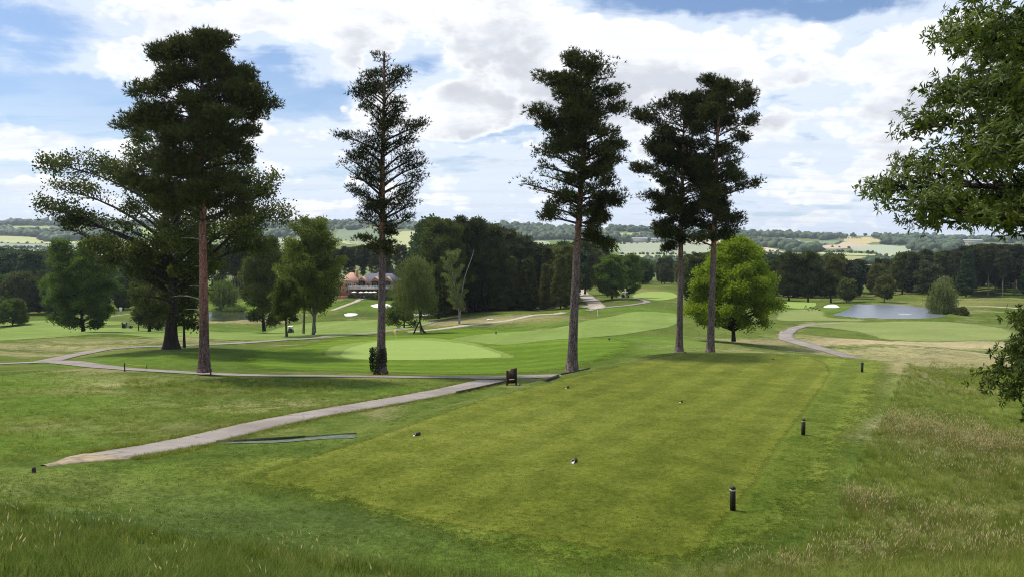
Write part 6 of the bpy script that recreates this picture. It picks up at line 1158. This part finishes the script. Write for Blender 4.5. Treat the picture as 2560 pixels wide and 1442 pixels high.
P = pts_in([(-200, 1260), (260, 1330), (700, 1400), (1100, 1460), (1100, 1560), (-200, 1560)], .5, 5, patch=.0); scatter('seeding_grass', P, u(len(P), 5, .6, 1.0), sdh[:2], 'thin seeding stalks among the long grass at the lower left')
P = pts_in([(-160, 935), (120, 925), (420, 938), (700, 948), (1150, 950), (1160, 958), (1000, 985), (760, 1030), (430, 1085), (220, 1135), (0, 1160), (-160, 1170)], 26, 6, fall=26, patch=-.25); scatter('rough_grass', P, u(len(P), 6, .5, 1.3), rgh, 'rough grass between the two cart paths')
P = pts_in([(330, 948), (520, 952), (760, 950), (900, 955), (860, 975), (700, 985), (400, 985), (300, 965)], 16, 7, patch=.05); scatter('tall_tufts', P, u(len(P), 7, .5, 1.0), lng, 'taller tufts at the foot of the two left pines')
MEAD = [(2262, 912), (2330, 900), (2480, 915), (2620, 950), (2760, 1000), (2900, 1500), (1560, 1500), (1640, 1440), (1850, 1420), (2010, 1350), (2095, 1275), (2140, 1165), (2190, 1075), (2235, 985)]
P = pts_in(MEAD, 54, 8, fall=20); s_ = u(len(P), 8, .35, .95); scatter('meadow_grass', P, s_, lng+rgh, 'uncut meadow grass right of the tee')
for k, (px, py, a, b, n) in enumerate([(2350, 1085, 2.8, 2.6, 420), (2490, 1130, 2.4, 2.0, 340), (2330, 935, 4, 4, 300), (2350, 1310, 1.4, .6, 80), (2160, 1270, .7, .6, 90), (2230, 1385, 1.5, .6, 90), (1960, 1440, 1.4, .4, 50), (2480, 1400, 1.2, .8, 60), (2420, 1200, 2, 2, 110)]):
    x, y = hit(px, py); rr = np.random.RandomState(70+k); X = x+rr.randn(n)*a*.6; Y = y+rr.randn(n)*b*.6; q = polydist(X, Y, APRP) > .1; P = np.column_stack([X[q], Y[q], H(X[q], Y[q])])
    scatter('seeding_grass', P, u(len(P), 80+k, .5, 1.0), sdh, 'patch of pinkish seeding grass in the meadow, %s' % ('below the broad gap in the chestnut', 'at the right edge under the chestnut', 'behind the far corner of the tee', 'in the lower right part', 'bleached one beside the apron', 'nearest the bottom beside the apron', 'at the bottom edge of the picture', 'in the bottom right corner', 'thin one in the middle')[k])
# daisies dotted on the mown bank
rr = np.random.RandomState(77); mb = MB(); A = pts_in([(150, 1150), (900, 1100), (560, 1215), (1000, 1350), (1400, 1440), (900, 1440), (200, 1300)], .9, 9)
an = np.arange(7)*2*pi/7
for p in A[:34]: r = rr.uniform(.006, .011); mb.add([p+np.array([0, 0, .055])]+[p+np.array([r*cos(t), r*sin(t), .05]) for t in an], [(0, 1+j, 1+(j+1) % 7) for j in range(7)])
tag(mb.obj('daisies', M_white), 'tiny white daisies dotted over the mown bank', 'flowers', kind='stuff')

# grass leaning over the edges of the near path
VP = []
rr = np.random.RandomState(91)
for sgn in (-1, 1):
    C = crom(np.array(hp(PATH1)), 12); w = np.interp(np.linspace(0, 1, len(C)), np.linspace(0, 1, len(PATH1W)), PATH1W); T = np.gradient(C, axis=0); T /= np.linalg.norm(T, axis=1)[:, None]; N = np.column_stack([T[:, 1], -T[:, 0]])
    for i_ in range(1500): q = rr.randint(len(C)-1); t_ = rr.rand(); p = C[q]*(1-t_)+C[q+1]*t_+N[q]*sgn*(w[q]/2+abs(rr.randn())*.16+.02); VP.append(p)
VP = np.array(VP); P = np.column_stack([VP, H(VP[:, 0], VP[:, 1])]); scatter('verge_grass', P, u(len(P), 9, .5, 1.4), rgh, 'ragged grass along both edges of the near path')
